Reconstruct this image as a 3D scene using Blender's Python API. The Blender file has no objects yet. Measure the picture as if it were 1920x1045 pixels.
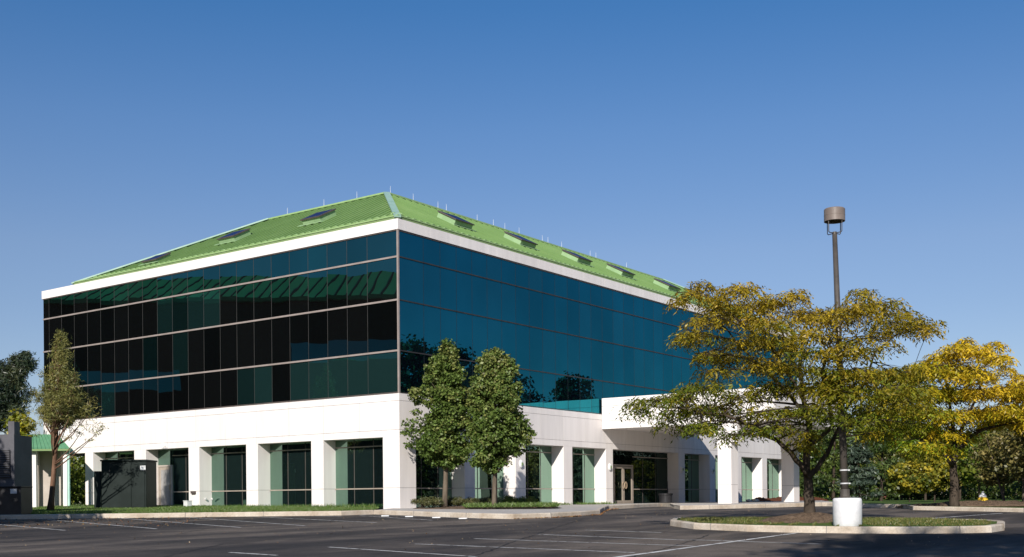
import bpy, bmesh, math, random
import numpy as np
from mathutils import Vector, Matrix
R_ = math.radians
random.seed(7); RNG = np.random.default_rng(11)
S = bpy.context.scene; COL = S.collection

# ------------------------------------------------------------------ camera model (metres; building corner = origin)
F = 2116.; PX, PY = 960., 936.; ROLL = .0083
VA = math.atan((2508 - 960) / F)
V = np.array((math.cos(VA), math.sin(VA), 0)); RT = np.array((math.sin(VA), -math.cos(VA), 0)); UP = np.array((0, 0, 1.))
EYE = .33
_r0 = (750 - 960) / F * 47.
CAM = -(47. * V + _r0 * RT); CAM[2] = EYE
def ray(px, py):
    a, b = px - PX, py - PY
    c, s = math.cos(ROLL), math.sin(ROLL)
    u, v = (a * c - b * s) / F, (a * s + b * c) / F
    return V + u * RT - v * UP
def at(px, py, d): return CAM + d * ray(px, py)
def dr(d, r, z=0.):
    p = CAM + d * V + r * RT; p[2] = z; return p
def zA(d): return -.91 + .016 * min(d, 51.)
def on_asphalt(px, py, lift=0.):
    k = -ray(px, py)[2]
    d = (1.24 - lift) / (k + .016)
    if d > 51.: d = (EYE - zA(51.) - lift) / max(k, 1e-4)
    p = at(px, py, d); return p
def depth(p): return float((np.array(p) - CAM) @ V)
def zAp(x, y): return zA(float((np.array((x, y, 0)) - CAM) @ V))
def on_X(px, py, y=0.):
    d = ray(px, py); return CAM + d * ((y - CAM[1]) / d[1])
def on_Y(px, py, x=0.):
    d = ray(px, py); return CAM + d * ((x - CAM[0]) / d[0])

# ------------------------------------------------------------------ materials
def nmat(name):
    m = bpy.data.materials.new(name); m.use_nodes = True
    nt = m.node_tree; nt.nodes.clear()
    out = nt.nodes.new('ShaderNodeOutputMaterial')
    return m, nt, out
def N(nt, t, **kw):
    n = nt.nodes.new(t)
    for k, v in kw.items():
        if k in n.inputs.keys(): n.inputs[k].default_value = v
        else: setattr(n, k, v)
    return n
def c4(c): return (c[0], c[1], c[2], 1.)
def noise(nt, scale, detail=4., rough=.6, vec=None):
    n = N(nt, 'ShaderNodeTexNoise'); n.inputs['Scale'].default_value = scale
    n.inputs['Detail'].default_value = detail; n.inputs['Roughness'].default_value = rough
    if vec is not None: nt.links.new(vec, n.inputs['Vector'])
    return n
def ramp(nt, fac, stops):
    r = N(nt, 'ShaderNodeValToRGB'); el = r.color_ramp.elements
    while len(el) < len(stops): el.new(.5)
    for e, (p, c) in zip(el, stops): e.position = p; e.color = c4(c)
    nt.links.new(fac, r.inputs['Fac']); return r
def surf(name, stops, scale=3., rough=.7, spec=.3, bump=0., bscale=30., metal=0., fine=None, stretch=None, coat=0., island=0.):
    """noise-driven colour; stops = [(pos, colour)...] or one colour"""
    m, nt, out = nmat(name); b = N(nt, 'ShaderNodeBsdfPrincipled')
    b.inputs['Roughness'].default_value = rough; b.inputs['Specular IOR Level'].default_value = spec
    b.inputs['Metallic'].default_value = metal; b.inputs['Coat Weight'].default_value = coat
    g = N(nt, 'ShaderNodeNewGeometry'); vec = g.outputs['Position']
    if stretch:
        mp = N(nt, 'ShaderNodeMapping'); mp.inputs['Scale'].default_value = stretch
        nt.links.new(vec, mp.inputs['Vector']); vec = mp.outputs['Vector']
    n = noise(nt, scale, 5., .62, vec)
    r = ramp(nt, n.outputs['Fac'], stops); colo = r.outputs['Color']
    if fine:
        n2 = noise(nt, fine[0], 2., .5, vec)
        r2 = ramp(nt, n2.outputs['Fac'], [(.3, (1 - fine[1],) * 3), (.7, (1 + fine[1],) * 3)])
        mx = N(nt, 'ShaderNodeMix', data_type='RGBA', blend_type='MULTIPLY'); mx.inputs[0].default_value = 1.
        nt.links.new(colo, mx.inputs[6]); nt.links.new(r2.outputs['Color'], mx.inputs[7]); colo = mx.outputs[2]
    if island:
        mr = N(nt, 'ShaderNodeMapRange'); nt.links.new(g.outputs['Random Per Island'], mr.inputs[0]); mr.inputs[3].default_value = 1 - island; mr.inputs[4].default_value = 1 + island * .5
        vs_ = N(nt, 'ShaderNodeVectorMath', operation='SCALE'); nt.links.new(colo, vs_.inputs[0]); nt.links.new(mr.outputs[0], vs_.inputs['Scale']); colo = vs_.outputs[0]
    nt.links.new(colo, b.inputs['Base Color'])
    if bump:
        n3 = noise(nt, bscale, 3., .6, vec)
        bp = N(nt, 'ShaderNodeBump'); bp.inputs['Strength'].default_value = 1.; bp.inputs['Distance'].default_value = bump
        nt.links.new(n3.outputs['Fac'], bp.inputs['Height']); nt.links.new(bp.outputs['Normal'], b.inputs['Normal'])
    nt.links.new(b.outputs[0], out.inputs[0]); return m
def glassmat(name, tint, wave=.0016, wscale=.55, rough=.0, stretch=None, tilt=.006):
    """coated mirror glass: tinted reflection over a dark room colour that differs per pane (attribute Pane)"""
    m, nt, out = nmat(name)
    at_ = N(nt, 'ShaderNodeAttribute'); at_.attribute_name = 'Pane'
    d = N(nt, 'ShaderNodeBsdfDiffuse'); nt.links.new(at_.outputs['Color'], d.inputs['Color'])
    gl = N(nt, 'ShaderNodeBsdfGlossy'); gl.inputs['Roughness'].default_value = rough; gl.inputs['Color'].default_value = c4(tint)
    g = N(nt, 'ShaderNodeNewGeometry'); vec = g.outputs['Position']
    if stretch:
        mp = N(nt, 'ShaderNodeMapping'); mp.inputs['Scale'].default_value = stretch
        nt.links.new(vec, mp.inputs['Vector']); vec = mp.outputs['Vector']
    n = noise(nt, wscale, 1.5, .5, vec)
    nv = noise(nt, .16, 3., .6, vec); rv = ramp(nt, nv.outputs['Fac'], [(.35, tuple(c * .88 for c in tint)), (.65, tuple(c * 1.12 for c in tint))])
    mr = N(nt, 'ShaderNodeMapRange'); nt.links.new(g.outputs['Random Per Island'], mr.inputs[0]); mr.inputs[3].default_value = .94; mr.inputs[4].default_value = 1.06
    vs_ = N(nt, 'ShaderNodeVectorMath', operation='SCALE'); nt.links.new(rv.outputs['Color'], vs_.inputs[0]); nt.links.new(mr.outputs[0], vs_.inputs['Scale']); nt.links.new(vs_.outputs[0], gl.inputs['Color'])
    bp = N(nt, 'ShaderNodeBump'); bp.inputs['Distance'].default_value = wave
    nt.links.new(n.outputs['Fac'], bp.inputs['Height'])
    wn = N(nt, 'ShaderNodeTexWhiteNoise', noise_dimensions='1D'); nt.links.new(g.outputs['Random Per Island'], wn.inputs['W'])
    v1 = N(nt, 'ShaderNodeVectorMath', operation='SUBTRACT'); nt.links.new(wn.outputs['Color'], v1.inputs[0]); v1.inputs[1].default_value = (.5, .5, .5)
    v2 = N(nt, 'ShaderNodeVectorMath', operation='MULTIPLY_ADD'); nt.links.new(v1.outputs[0], v2.inputs[0]); v2.inputs[1].default_value = (tilt,) * 3; nt.links.new(bp.outputs['Normal'], v2.inputs[2])
    v3 = N(nt, 'ShaderNodeVectorMath', operation='NORMALIZE'); nt.links.new(v2.outputs[0], v3.inputs[0]); nt.links.new(v3.outputs[0], gl.inputs['Normal'])
    ad = N(nt, 'ShaderNodeAddShader'); nt.links.new(d.outputs[0], ad.inputs[0]); nt.links.new(gl.outputs[0], ad.inputs[1])
    nt.links.new(ad.outputs[0], out.inputs[0]); return m
def leafmat(name, trans=.3, gloss=.06):
    m, nt, out = nmat(name)
    a = N(nt, 'ShaderNodeAttribute'); a.attribute_name = 'Leaf'
    d = N(nt, 'ShaderNodeBsdfDiffuse'); t = N(nt, 'ShaderNodeBsdfTranslucent')
    gl = N(nt, 'ShaderNodeBsdfGlossy'); gl.inputs['Roughness'].default_value = .45
    for x in (d, t): nt.links.new(a.outputs['Color'], x.inputs['Color'])
    mx = N(nt, 'ShaderNodeMixShader'); mx.inputs[0].default_value = trans
    nt.links.new(d.outputs[0], mx.inputs[1]); nt.links.new(t.outputs[0], mx.inputs[2])
    m2 = N(nt, 'ShaderNodeMixShader'); m2.inputs[0].default_value = gloss
    nt.links.new(mx.outputs[0], m2.inputs[1]); nt.links.new(gl.outputs[0], m2.inputs[2])
    nt.links.new(m2.outputs[0], out.inputs[0]); return m

M = {}
M['white'] = surf('white_concrete', [(.3, (.74, .685, .65)), (.7, (.80, .75, .715))], .5, .75, .2, fine=(3.2, .05), stretch=(1, 1, .10), island=.05)
M['joint'] = surf('joint_grout', [(.4, (.22, .2, .19)), (.6, (.28, .26, .24))], 4., .9, .1)  # dark grout tone for concrete and kerb joints
M['dark'] = surf('dark_interior', [(.4, (.012, .013, .014)), (.6, (.02, .02, .022))], 2., .8, .2)
M['bronze'] = surf('bronze_aluminium', [(.4, (.26, .217, .195)), (.6, (.31, .26, .235))], 1.5, .45, .4)
M['bronzemid'] = surf('mid_bronze_aluminium', [(.4, (.05, .043, .04)), (.6, (.065, .056, .052))], 1.5, .45, .4)
M['bronzedk'] = surf('dark_bronze_aluminium', [(.4, (.075, .06, .055)), (.6, (.10, .08, .07))], 1.5, .45, .4)
M['roof'] = surf('green_metal_roof', [(.28, (.130, .222, .073)), (.5, (.147, .245, .083)), (.72, (.168, .265, .097))], .45, .55, .25, fine=(1.2, .04))
M['roofedge'] = surf('pale_green_flashing', [(.4, (.25, .38, .15)), (.6, (.29, .42, .18))], 1.2, .45, .4)
M['soffit'] = surf('dull_green_eave', [(.4, (.17, .25, .10)), (.6, (.2, .28, .12))], 1.2, .6, .3)
M['hip'] = surf('pale_teal_cap', [(.4, (.24, .38, .30)), (.6, (.30, .44, .36))], 1.2, .45, .4)
M['curb'] = surf('pale_green_skylight_curb', [(.4, (.25, .38, .19)), (.6, (.30, .44, .23))], 1.2, .5, .3)
M['gU'] = glassmat('blue_coated_glass', (.014, .170, .215), .0016, .5)
M['gL'] = glassmat('teal_coated_glass', (.030, .165, .165), .0040, .55)
M['gG'] = glassmat('green_tinted_glass', (.20, .31, .245), .0014, .8)
M['rail'] = surf('near_black_rail', [(.4, (.028, .024, .024)), (.6, (.04, .034, .032))], 2., .5, .4)
M['tar'] = surf('tar_crack', [(.4, (.012, .011, .011)), (.6, (.02, .018, .018))], 3., .7, .3)
M['seam'] = surf('dark_glazing_joint', [(.4, (.012, .016, .02)), (.6, (.02, .026, .03))], 2., .6, .3)
M['gE'] = glassmat('canopy_shaded_glass', (.055, .075, .065), .0012, .8)  # ground-floor glass with the shade under the canopy put into its tint
M['sky_glass'] = glassmat('skylight_glass', (.16, .17, .26), .0005, .8)
M['asphalt'] = None
M['grass'] = surf('lawn_soil', [(.3, (.045, .085, .02)), (.55, (.075, .12, .028)), (.75, (.12, .13, .045))], 1.1, .95, .1, bump=.03, bscale=25., fine=(30., .25))
M['dryground'] = surf('rough_grass_ground', [(.3, (.05, .075, .02)), (.7, (.10, .11, .04))], .2, .95, .1, fine=(5., .25))
M['mulch'] = surf('brown_mulch', [(.3, (.08, .055, .038)), (.7, (.20, .14, .095))], 9., .95, .1, bump=.05, bscale=22., fine=(40., .4))
M['redmulch'] = surf('red_brown_mulch', [(.3, (.06, .022, .012)), (.7, (.17, .065, .035))], 9., .95, .1, bump=.05, bscale=22., fine=(40., .4))
M['kerb'] = surf('kerb_concrete', [(.25, (.32, .25, .18)), (.5, (.47, .40, .32)), (.75, (.58, .52, .44))], 1.4, .9, .15, bump=.008, bscale=25., fine=(22., .12))
M['walk'] = surf('pavement_concrete', [(.3, (.36, .33, .30)), (.7, (.46, .43, .395))], .8, .9, .15, fine=(18., .08))
M['paint'] = surf('worn_white_paint', [(.36, (.10, .10, .10)), (.46, (.50, .49, .47)), (.7, (.66, .65, .62))], 5., .8, .2, fine=(40., .2))
M['pole'] = surf('lamp_pole_paint', [(.4, (.055, .048, .042)), (.6, (.085, .073, .062))], 2., .4, .45)
M['lampdrum'] = surf('brown_lamp_metal', [(.4, (.17, .135, .115)), (.6, (.21, .17, .145))], 3., .45, .4)
M['whitepaint'] = surf('chalky_white_paint', [(.3, (.62, .62, .63)), (.7, (.74, .74, .75))], 2.5, .8, .2, bump=.006, bscale=9., fine=(14., .05))
M['steel'] = surf('pale_steel', [(.4, (.5, .5, .5)), (.6, (.6, .6, .6))], 2., .35, .5)
M['rod'] = surf('lightning_rod_steel', [(.4, (.7, .7, .7)), (.6, (.8, .8, .8))], 2., .4, .5)
M['transf'] = surf('shade_darkened_green_steel', [(.4, (.006, .012, .010)), (.6, (.011, .018, .016))], 1.5, .6, .2)  # dark green, taken further down so the colour carries the cabinet's shade
M['plate'] = surf('white_plate', [(.4, (.6, .6, .6)), (.6, (.68, .68, .68))], 6., .6, .3)
M['beige'] = surf('beige_panel', [(.4, (.42, .37, .32)), (.6, (.48, .43, .38))], 1., .85, .15)
M['grey'] = surf('shade_darkened_grey', [(.4, (.085, .083, .092)), (.6, (.11, .108, .118))], 1., .8, .2)  # grey lowered so the colour itself holds the enclosure's deep shade
M['black'] = surf('black_plastic', [(.4, (.014, .014, .016)), (.6, (.022, .022, .025))], 3., .5, .4)
M['teal_post'] = surf('pale_teal_post', [(.4, (.35, .56, .48)), (.6, (.42, .62, .54))], 2., .5, .3)
M['yellow'] = surf('yellow_hydrant_paint', [(.4, (.72, .48, .03)), (.6, (.80, .55, .05))], 6., .45, .4)
M['door_grey'] = surf('grey_door_panel', [(.4, (.26, .25, .24)), (.6, (.31, .30, .29))], 2., .6, .3)
M['brass'] = surf('pale_bronze_handle', [(.4, (.55, .42, .28)), (.6, (.65, .5, .35))], 4., .35, .5, metal=.5)
M['tan'] = surf('tan_aluminium', [(.4, (.30, .25, .205)), (.6, (.35, .295, .24))], 3., .45, .4)
M['brick'] = surf('red_brown_brick', [(.3, (.11, .045, .032)), (.7, (.17, .07, .05))], 6., .9, .1)
M['nbrick'] = surf('dark_brown_brick', [(.3, (.04, .027, .024)), (.7, (.06, .04, .034))], 3., .9, .1)
M['bark_g'] = surf('grey_brown_bark', [(.3, (.07, .055, .04)), (.7, (.17, .135, .10))], 6., .95, .1, bump=.02, bscale=25., stretch=(1, 1, .25))
M['bark_d'] = surf('dark_bark', [(.3, (.035, .027, .02)), (.7, (.085, .065, .05))], 6., .95, .1, bump=.02, bscale=25., stretch=(1, 1, .25))
M['bark_r'] = surf('reddish_bark', [(.3, (.09, .05, .032)), (.7, (.2, .115, .075))], 6., .95, .1, bump=.02, bscale=25., stretch=(1, 1, .25))
M['leaf'] = leafmat('leaf', .38, .025); M['needle'] = leafmat('needle', .15, .04); M['gloss_leaf'] = leafmat('glossy_leaf', .28, .02)
M['blade'] = leafmat('grass_blade', .3, .04); M['litter'] = leafmat('fallen_leaf', .05, .03)

def asphalt_mat():
    m, nt, out = nmat('worn_asphalt'); b = N(nt, 'ShaderNodeBsdfPrincipled')
    b.inputs['Roughness'].default_value = .88; b.inputs['Specular IOR Level'].default_value = .22
    g = N(nt, 'ShaderNodeNewGeometry'); P = g.outputs['Position']
    mp = N(nt, 'ShaderNodeMapping'); mp.inputs['Rotation'].default_value = (0, 0, -VA + math.pi / 2)   # dusty wheel bands run along the driving lane
    mp.inputs['Scale'].default_value = (.10, .33, 1.); nt.links.new(P, mp.inputs['Vector'])
    n = noise(nt, 1., 6., .62, mp.outputs['Vector'])
    r = ramp(nt, n.outputs['Fac'], [(.40, (.034, .030, .029)), (.50, (.064, .054, .048)), (.59, (.135, .111, .092))])
    n2 = noise(nt, 55., 2., .6, P)
    r2 = ramp(nt, n2.outputs['Fac'], [(.32, (.62,) * 3), (.68, (1.38,) * 3)])
    mx = N(nt, 'ShaderNodeMix', data_type='RGBA', blend_type='MULTIPLY'); mx.inputs[0].default_value = 1.
    nt.links.new(r.outputs['Color'], mx.inputs[6]); nt.links.new(r2.outputs['Color'], mx.inputs[7])
    n3 = noise(nt, 1.7, 5., .65, P)   # oil spots and sealed patches
    r3 = ramp(nt, n3.outputs['Fac'], [(.35, (.78,) * 3), (.6, (1.05,) * 3)])
    m2 = N(nt, 'ShaderNodeMix', data_type='RGBA', blend_type='MULTIPLY'); m2.inputs[0].default_value = 1.
    nt.links.new(mx.outputs[2], m2.inputs[6]); nt.links.new(r3.outputs['Color'], m2.inputs[7])
    nt.links.new(m2.outputs[2], b.inputs['Base Color'])
    bp = N(nt, 'ShaderNodeBump'); bp.inputs['Distance'].default_value = .006
    nt.links.new(n2.outputs['Fac'], bp.inputs['Height']); nt.links.new(bp.outputs['Normal'], b.inputs['Normal'])
    nt.links.new(b.outputs[0], out.inputs[0]); return m
M['asphalt'] = asphalt_mat()

# ------------------------------------------------------------------ mesh building
class MB:
    def __init__(s): s.v, s.f = [], []
    def add(s, vs, fs):
        o = len(s.v); s.v += [tuple(float(c) for c in p) for p in vs]; s.f += [tuple(i + o for i in f) for f in fs]; return s
    def box(s, x0, x1, y0, y1, z0, z1):
        return s.add([(x0, y0, z0), (x1, y0, z0), (x1, y1, z0), (x0, y1, z0), (x0, y0, z1), (x1, y0, z1), (x1, y1, z1), (x0, y1, z1)],
                     [(0, 3, 2, 1), (4, 5, 6, 7), (0, 1, 5, 4), (1, 2, 6, 5), (2, 3, 7, 6), (3, 0, 4, 7)])
    def obox(s, o, ax, ay, az):
        o, ax, ay, az = (np.array(q, float) for q in (o, ax, ay, az))
        p = [o, o + ax, o + ax + ay, o + ay]; p += [q + az for q in p]
        return s.add(p, [(0, 3, 2, 1), (4, 5, 6, 7), (0, 1, 5, 4), (1, 2, 6, 5), (2, 3, 7, 6), (3, 0, 4, 7)])
    def quad(s, a, b, c, d): return s.add([a, b, c, d], [(0, 1, 2, 3)])
    def tube(s, pts, rad, n=8, cap=True):
        pts = [np.array(p, float) for p in pts]; k = len(pts)
        if not hasattr(rad, '__len__'): rad = [rad] * k
        vs = []; ref = None
        for i in range(k):
            t = pts[min(i + 1, k - 1)] - pts[max(i - 1, 0)]; t /= max(np.linalg.norm(t), 1e-9)
            if ref is None:
                ref = np.cross(t, (1., 0, 0) if abs(t[0]) < .8 else (0, 1., 0))
            ref = ref - t * (ref @ t); ref /= max(np.linalg.norm(ref), 1e-9)
            b = np.cross(t, ref)
            for j in range(n):
                a = 2 * math.pi * j / n; vs.append(pts[i] + rad[i] * (math.cos(a) * ref + math.sin(a) * b))
        fs = [(i * n + j, i * n + (j + 1) % n, (i + 1) * n + (j + 1) % n, (i + 1) * n + j) for i in range(k - 1) for j in range(n)]
        if cap: fs += [tuple(range(n))[::-1], tuple(range((k - 1) * n, k * n))]
        return s.add(vs, fs)
    def lathe(s, c, prof, n=24):
        c = np.array(c, float); vs = []
        for r, z in prof:
            for j in range(n):
                a = 2 * math.pi * j / n; vs.append(c + (r * math.cos(a), r * math.sin(a), z))
        k = len(prof)
        fs = [(i * n + j, i * n + (j + 1) % n, (i + 1) * n + (j + 1) % n, (i + 1) * n + j) for i in range(k - 1) for j in range(n)]
        fs += [tuple(range(n))[::-1], tuple(range((k - 1) * n, k * n))]
        return s.add(vs, fs)
    def build(s, name, m, parent=None, smooth=False, bevel=0.):
        me = bpy.data.meshes.new(name); me.from_pydata(s.v, [], s.f); me.update()
        if smooth:
            me.polygons.foreach_set('use_smooth', [True] * len(me.polygons))
        me.materials.append(m); o = bpy.data.objects.new(name, me); COL.objects.link(o)
        if parent is not None: o.parent = parent; o.matrix_parent_inverse = world_of(parent).inverted()
        if bevel:
            bv = o.modifiers.new('bevel', 'BEVEL'); bv.width = bevel; bv.segments = 2; bv.limit_method = 'ANGLE'; bv.angle_limit = R_(40)
        return o
def world_of(o):
    m = Matrix.Translation(o.location) @ o.rotation_euler.to_matrix().to_4x4()
    if o.parent is not None: m = world_of(o.parent) @ o.matrix_parent_inverse @ m
    return m
def tag(o, label=None, cat=None, group=None, kind=None):
    if label: o['label'] = label
    if cat: o['category'] = cat
    if group: o['group'] = group
    if kind: o['kind'] = kind
    return o
def empty(name, loc, label=None, cat=None, group=None):
    o = bpy.data.objects.new(name, None); o.empty_display_size = .3; COL.objects.link(o); o.location = tuple(float(c) for c in loc)
    return tag(o, label, cat, group)
def attr_faces(o, name, cols):
    me = o.data; a = me.color_attributes.new(name, 'FLOAT_COLOR', 'CORNER')
    out = []
    for p, c in zip(me.polygons, cols): out += list(c4(c)) * p.loop_total
    a.data.foreach_set('color', out)

# ------------------------------------------------------------------ foliage
def unit(a): return a / np.maximum(np.linalg.norm(a, axis=1, keepdims=True), 1e-9)
def leaf_mesh(name, C, A, B, cols, m, parent=None):
    n = len(C); vs = np.empty((n, 4, 3), np.float32)
    vs[:, 0] = C - A; vs[:, 1] = C + B - A * .1; vs[:, 2] = C + A; vs[:, 3] = C - B - A * .1
    me = bpy.data.meshes.new(name); me.vertices.add(4 * n); me.vertices.foreach_set('co', vs.ravel())
    me.loops.add(4 * n); me.loops.foreach_set('vertex_index', np.arange(4 * n, dtype=np.int32))
    me.polygons.add(n); me.polygons.foreach_set('loop_start', np.arange(0, 4 * n, 4, dtype=np.int32))
    me.polygons.foreach_set('loop_total', np.full(n, 4, np.int32)); me.update(calc_edges=True)
    a = me.color_attributes.new('Leaf', 'FLOAT_COLOR', 'POINT')
    cc = np.ones((n, 4, 4), np.float32); cc[:, :, :3] = np.clip(cols, 0, 1)[:, None, :]
    a.data.foreach_set('color', cc.ravel())
    me.materials.append(m); o = bpy.data.objects.new(name, me); COL.objects.link(o)
    if parent is not None: o.parent = parent; o.matrix_parent_inverse = world_of(parent).inverted()
    return o
def clump_leaves(cl, L, W, pal, droop=.2, tone=None, flat=0., jit=.22, shell=.45):
    """cl rows: x y z rx rz n ; pal: (k,3) colours; tone per clump in 0..1 picks along the palette"""
    cl = np.asarray(cl, float); n = cl[:, 5].astype(int); idx = np.repeat(np.arange(len(cl)), n); T = len(idx)
    d = unit(RNG.normal(size=(T, 3))); rad = RNG.random(T) ** shell
    off = d * rad[:, None]; off[:, :2] *= cl[idx, 3:4]; off[:, 2] *= cl[idx, 4]
    C = cl[idx, :3] + off
    nrm = unit(d * .6 + RNG.normal(size=(T, 3)) * .8 + np.array((0, 0, .5 + flat)))
    A = unit(np.cross(nrm, RNG.normal(size=(T, 3)))); A[:, 2] -= droop * RNG.random(T); A = unit(A)
    B = unit(np.cross(nrm, A)); s = .7 + .6 * RNG.random((T, 1))
    pal = np.asarray(pal, float)
    if tone is None: tone = RNG.random(len(cl))
    t = np.clip(np.asarray(tone)[idx] + RNG.normal(size=T) * .16, 0, .999) * (len(pal) - 1)
    i = np.minimum(t.astype(int), len(pal) - 2); f = (t - i)[:, None]
    col = pal[i] * (1 - f) + pal[i + 1] * f
    col = col * (1 + jit * RNG.normal(size=(T, 1))).clip(.45, 1.7)
    return C, A * L * .5 * s, B * W * .5 * s, col
def fronds(cl, pal, L, W, k=5, tone=None, flen=.26):
    """pinnate sprays: every frond is a drooping spine carrying k narrow leaflets each side"""
    cl = np.asarray(cl, float); n = cl[:, 5].astype(int); idx = np.repeat(np.arange(len(cl)), n); T = len(idx)
    d = unit(RNG.normal(size=(T, 3))); rad = RNG.random(T) ** .5
    off = d * rad[:, None]; off[:, :2] *= cl[idx, 3:4]; off[:, 2] *= cl[idx, 4]
    C0 = cl[idx, :3] + off
    h = unit(np.concatenate([d[:, :2] + RNG.normal(size=(T, 2)) * .5, np.zeros((T, 1))], 1))
    side = np.cross(h, (0, 0, 1.))
    pal = np.asarray(pal, float)
    if tone is None: tone = RNG.random(len(cl))
    t = np.clip(np.asarray(tone)[idx] + RNG.normal(size=T) * .14, 0, .999) * (len(pal) - 1)
    i = np.minimum(t.astype(int), len(pal) - 2); f = (t - i)[:, None]
    colf = (pal[i] * (1 - f) + pal[i + 1] * f) * (1 + .2 * RNG.normal(size=(T, 1))).clip(.5, 1.6)
    Cs, As, Bs, co = [], [], [], []
    fl = flen * (.7 + .6 * RNG.random((T, 1)))
    for q in range(k):
        u = (q + .5) / k
        base = C0 + h * fl * u + np.array((0, 0, -1.)) * fl * (.9 * u * u)
        sg = (1 if q % 2 else -1) * np.ones((T, 1))
        A = unit(side * sg * .8 + h * .6 + np.array((0, 0, -.35 - .5 * u)) + RNG.normal(size=(T, 3)) * .35)
        nrm = unit(np.array((0, 0, 1.)) + RNG.normal(size=(T, 3)) * .55 + h * .3)
        B = unit(np.cross(nrm, A)); s = .75 + .5 * RNG.random((T, 1))
        Cs.append(base + A * L * .4); As.append(A * L * .5 * s); Bs.append(B * W * .5 * s)
        co.append(colf * (1 + .12 * RNG.normal(size=(T, 1))))
    return np.concatenate(Cs), np.concatenate(As), np.concatenate(Bs), np.concatenate(co)
def limb(mb, a, b, r0, r1, sag=.0, wig=.12, n=6, sides=6):
    a, b = np.array(a, float), np.array(b, float); L = np.linalg.norm(b - a); pts = []
    w = RNG.normal(size=3) * wig * L * .5
    for i in range(n):
        t = i / (n - 1); p = a + (b - a) * t + w * math.sin(math.pi * t) * .6
        p[2] += sag * L * math.sin(math.pi * t); pts.append(p)
    mb.tube(pts, [r0 + (r1 - r0) * (i / (n - 1)) for i in range(n)], sides); return pts
def profile_tree(name, label, cat, base, prof, d, pal, L, W, nclump, nleaf, cr=.32, trunk_r=.11, bark='bark_g', leaf='gloss_leaf',
                 group=None, droop=.2, stems=1, lean=None, depth_scale=1., toneh=.0, twigs=24, extra=None, shell=.45, fill=.42):
    """crown from a silhouette profile [(py, left, right)...] seen at distance d, made round in depth"""
    base = np.array(base, float); t = empty(name, base, label, cat, group)
    ys = np.array([p[0] for p in prof], float); ls = np.array([p[1] for p in prof], float); rs = np.array([p[2] for p in prof], float)
    yy = RNG.random(nclump * 8) * (ys[-1] - ys[0]) + ys[0]
    w = np.interp(yy, ys, rs - ls); keep = RNG.random(len(yy)) * w.max() < w; yy = yy[keep][:nclump]
    cl, tone = [], []
    for y in yy:
        l, r = np.interp(y, ys, ls), np.interp(y, ys, rs); R = (r - l) / 2 * d / F
        ang = RNG.random() * 2 * math.pi; mod = .86 + .15 * math.sin(3 * ang + y * .045 + d) + .13 * math.sin(5 * ang - y * .13 + 2 * d); rho = max(R * mod - cr * .45, .05) * RNG.random() ** fill
        if math.sin(ang * 2 + y * .09 + d * 3) * math.sin(y * .21 + ang) > .85: continue
        px = (l + r) / 2 + rho * math.cos(ang) * F / d; p = at(px, y, d + rho * math.sin(ang) * depth_scale)
        c = cr * (.65 + .7 * RNG.random()); cl.append((*p, c, c * .8, nleaf * (.6 + .8 * RNG.random())))
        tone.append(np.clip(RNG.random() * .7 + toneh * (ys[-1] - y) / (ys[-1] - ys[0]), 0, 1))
    if extra:
        for (px, py, r_, tn) in extra:
            p = at(px, py, d + RNG.normal() * .3); cl.append((*p, r_ * 1.2, r_ * .7, nleaf * .8)); tone.append(tn)
    C, A, B, co = clump_leaves(cl, L, W, pal, droop, tone, shell=shell)
    leaf_mesh('crown', C, A, B, co, M[leaf], t)
    mb = MB(); top = at((ls[0] + rs[0]) / 2, ys[0] + (ys[-1] - ys[0]) * .08, d)
    for s_ in range(stems):
        b0 = base + np.array((.16 * s_, .10 * s_, -.25)); tp = top + RNG.normal(size=3) * .25 * (s_ > 0)
        pts = [b0 + (tp - b0) * q + np.array((math.sin(q * 5 + s_) * .05, math.cos(q * 4) * .05, 0)) for q in np.linspace(0, 1, 12)]
        mb.tube(pts, [trunk_r * (1.35 if i == 0 else 1.) * (1 - .86 * i / 11) for i in range(12)], 9)
    ztop = top[2]; order = RNG.permutation(len(cl))[:twigs]
    for i in order:
        p = np.array(cl[i][:3]); q = np.clip((p[2] - base[2]) / (ztop - base[2]) - .18, .22, .9)
        a = base + (top - base) * q; limb(mb, a, p, trunk_r * .32 * (1 - q * .6), .012, -.05, .15, 5, 5)
    mb.build('trunk', M[bark], t, True); return t
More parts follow.
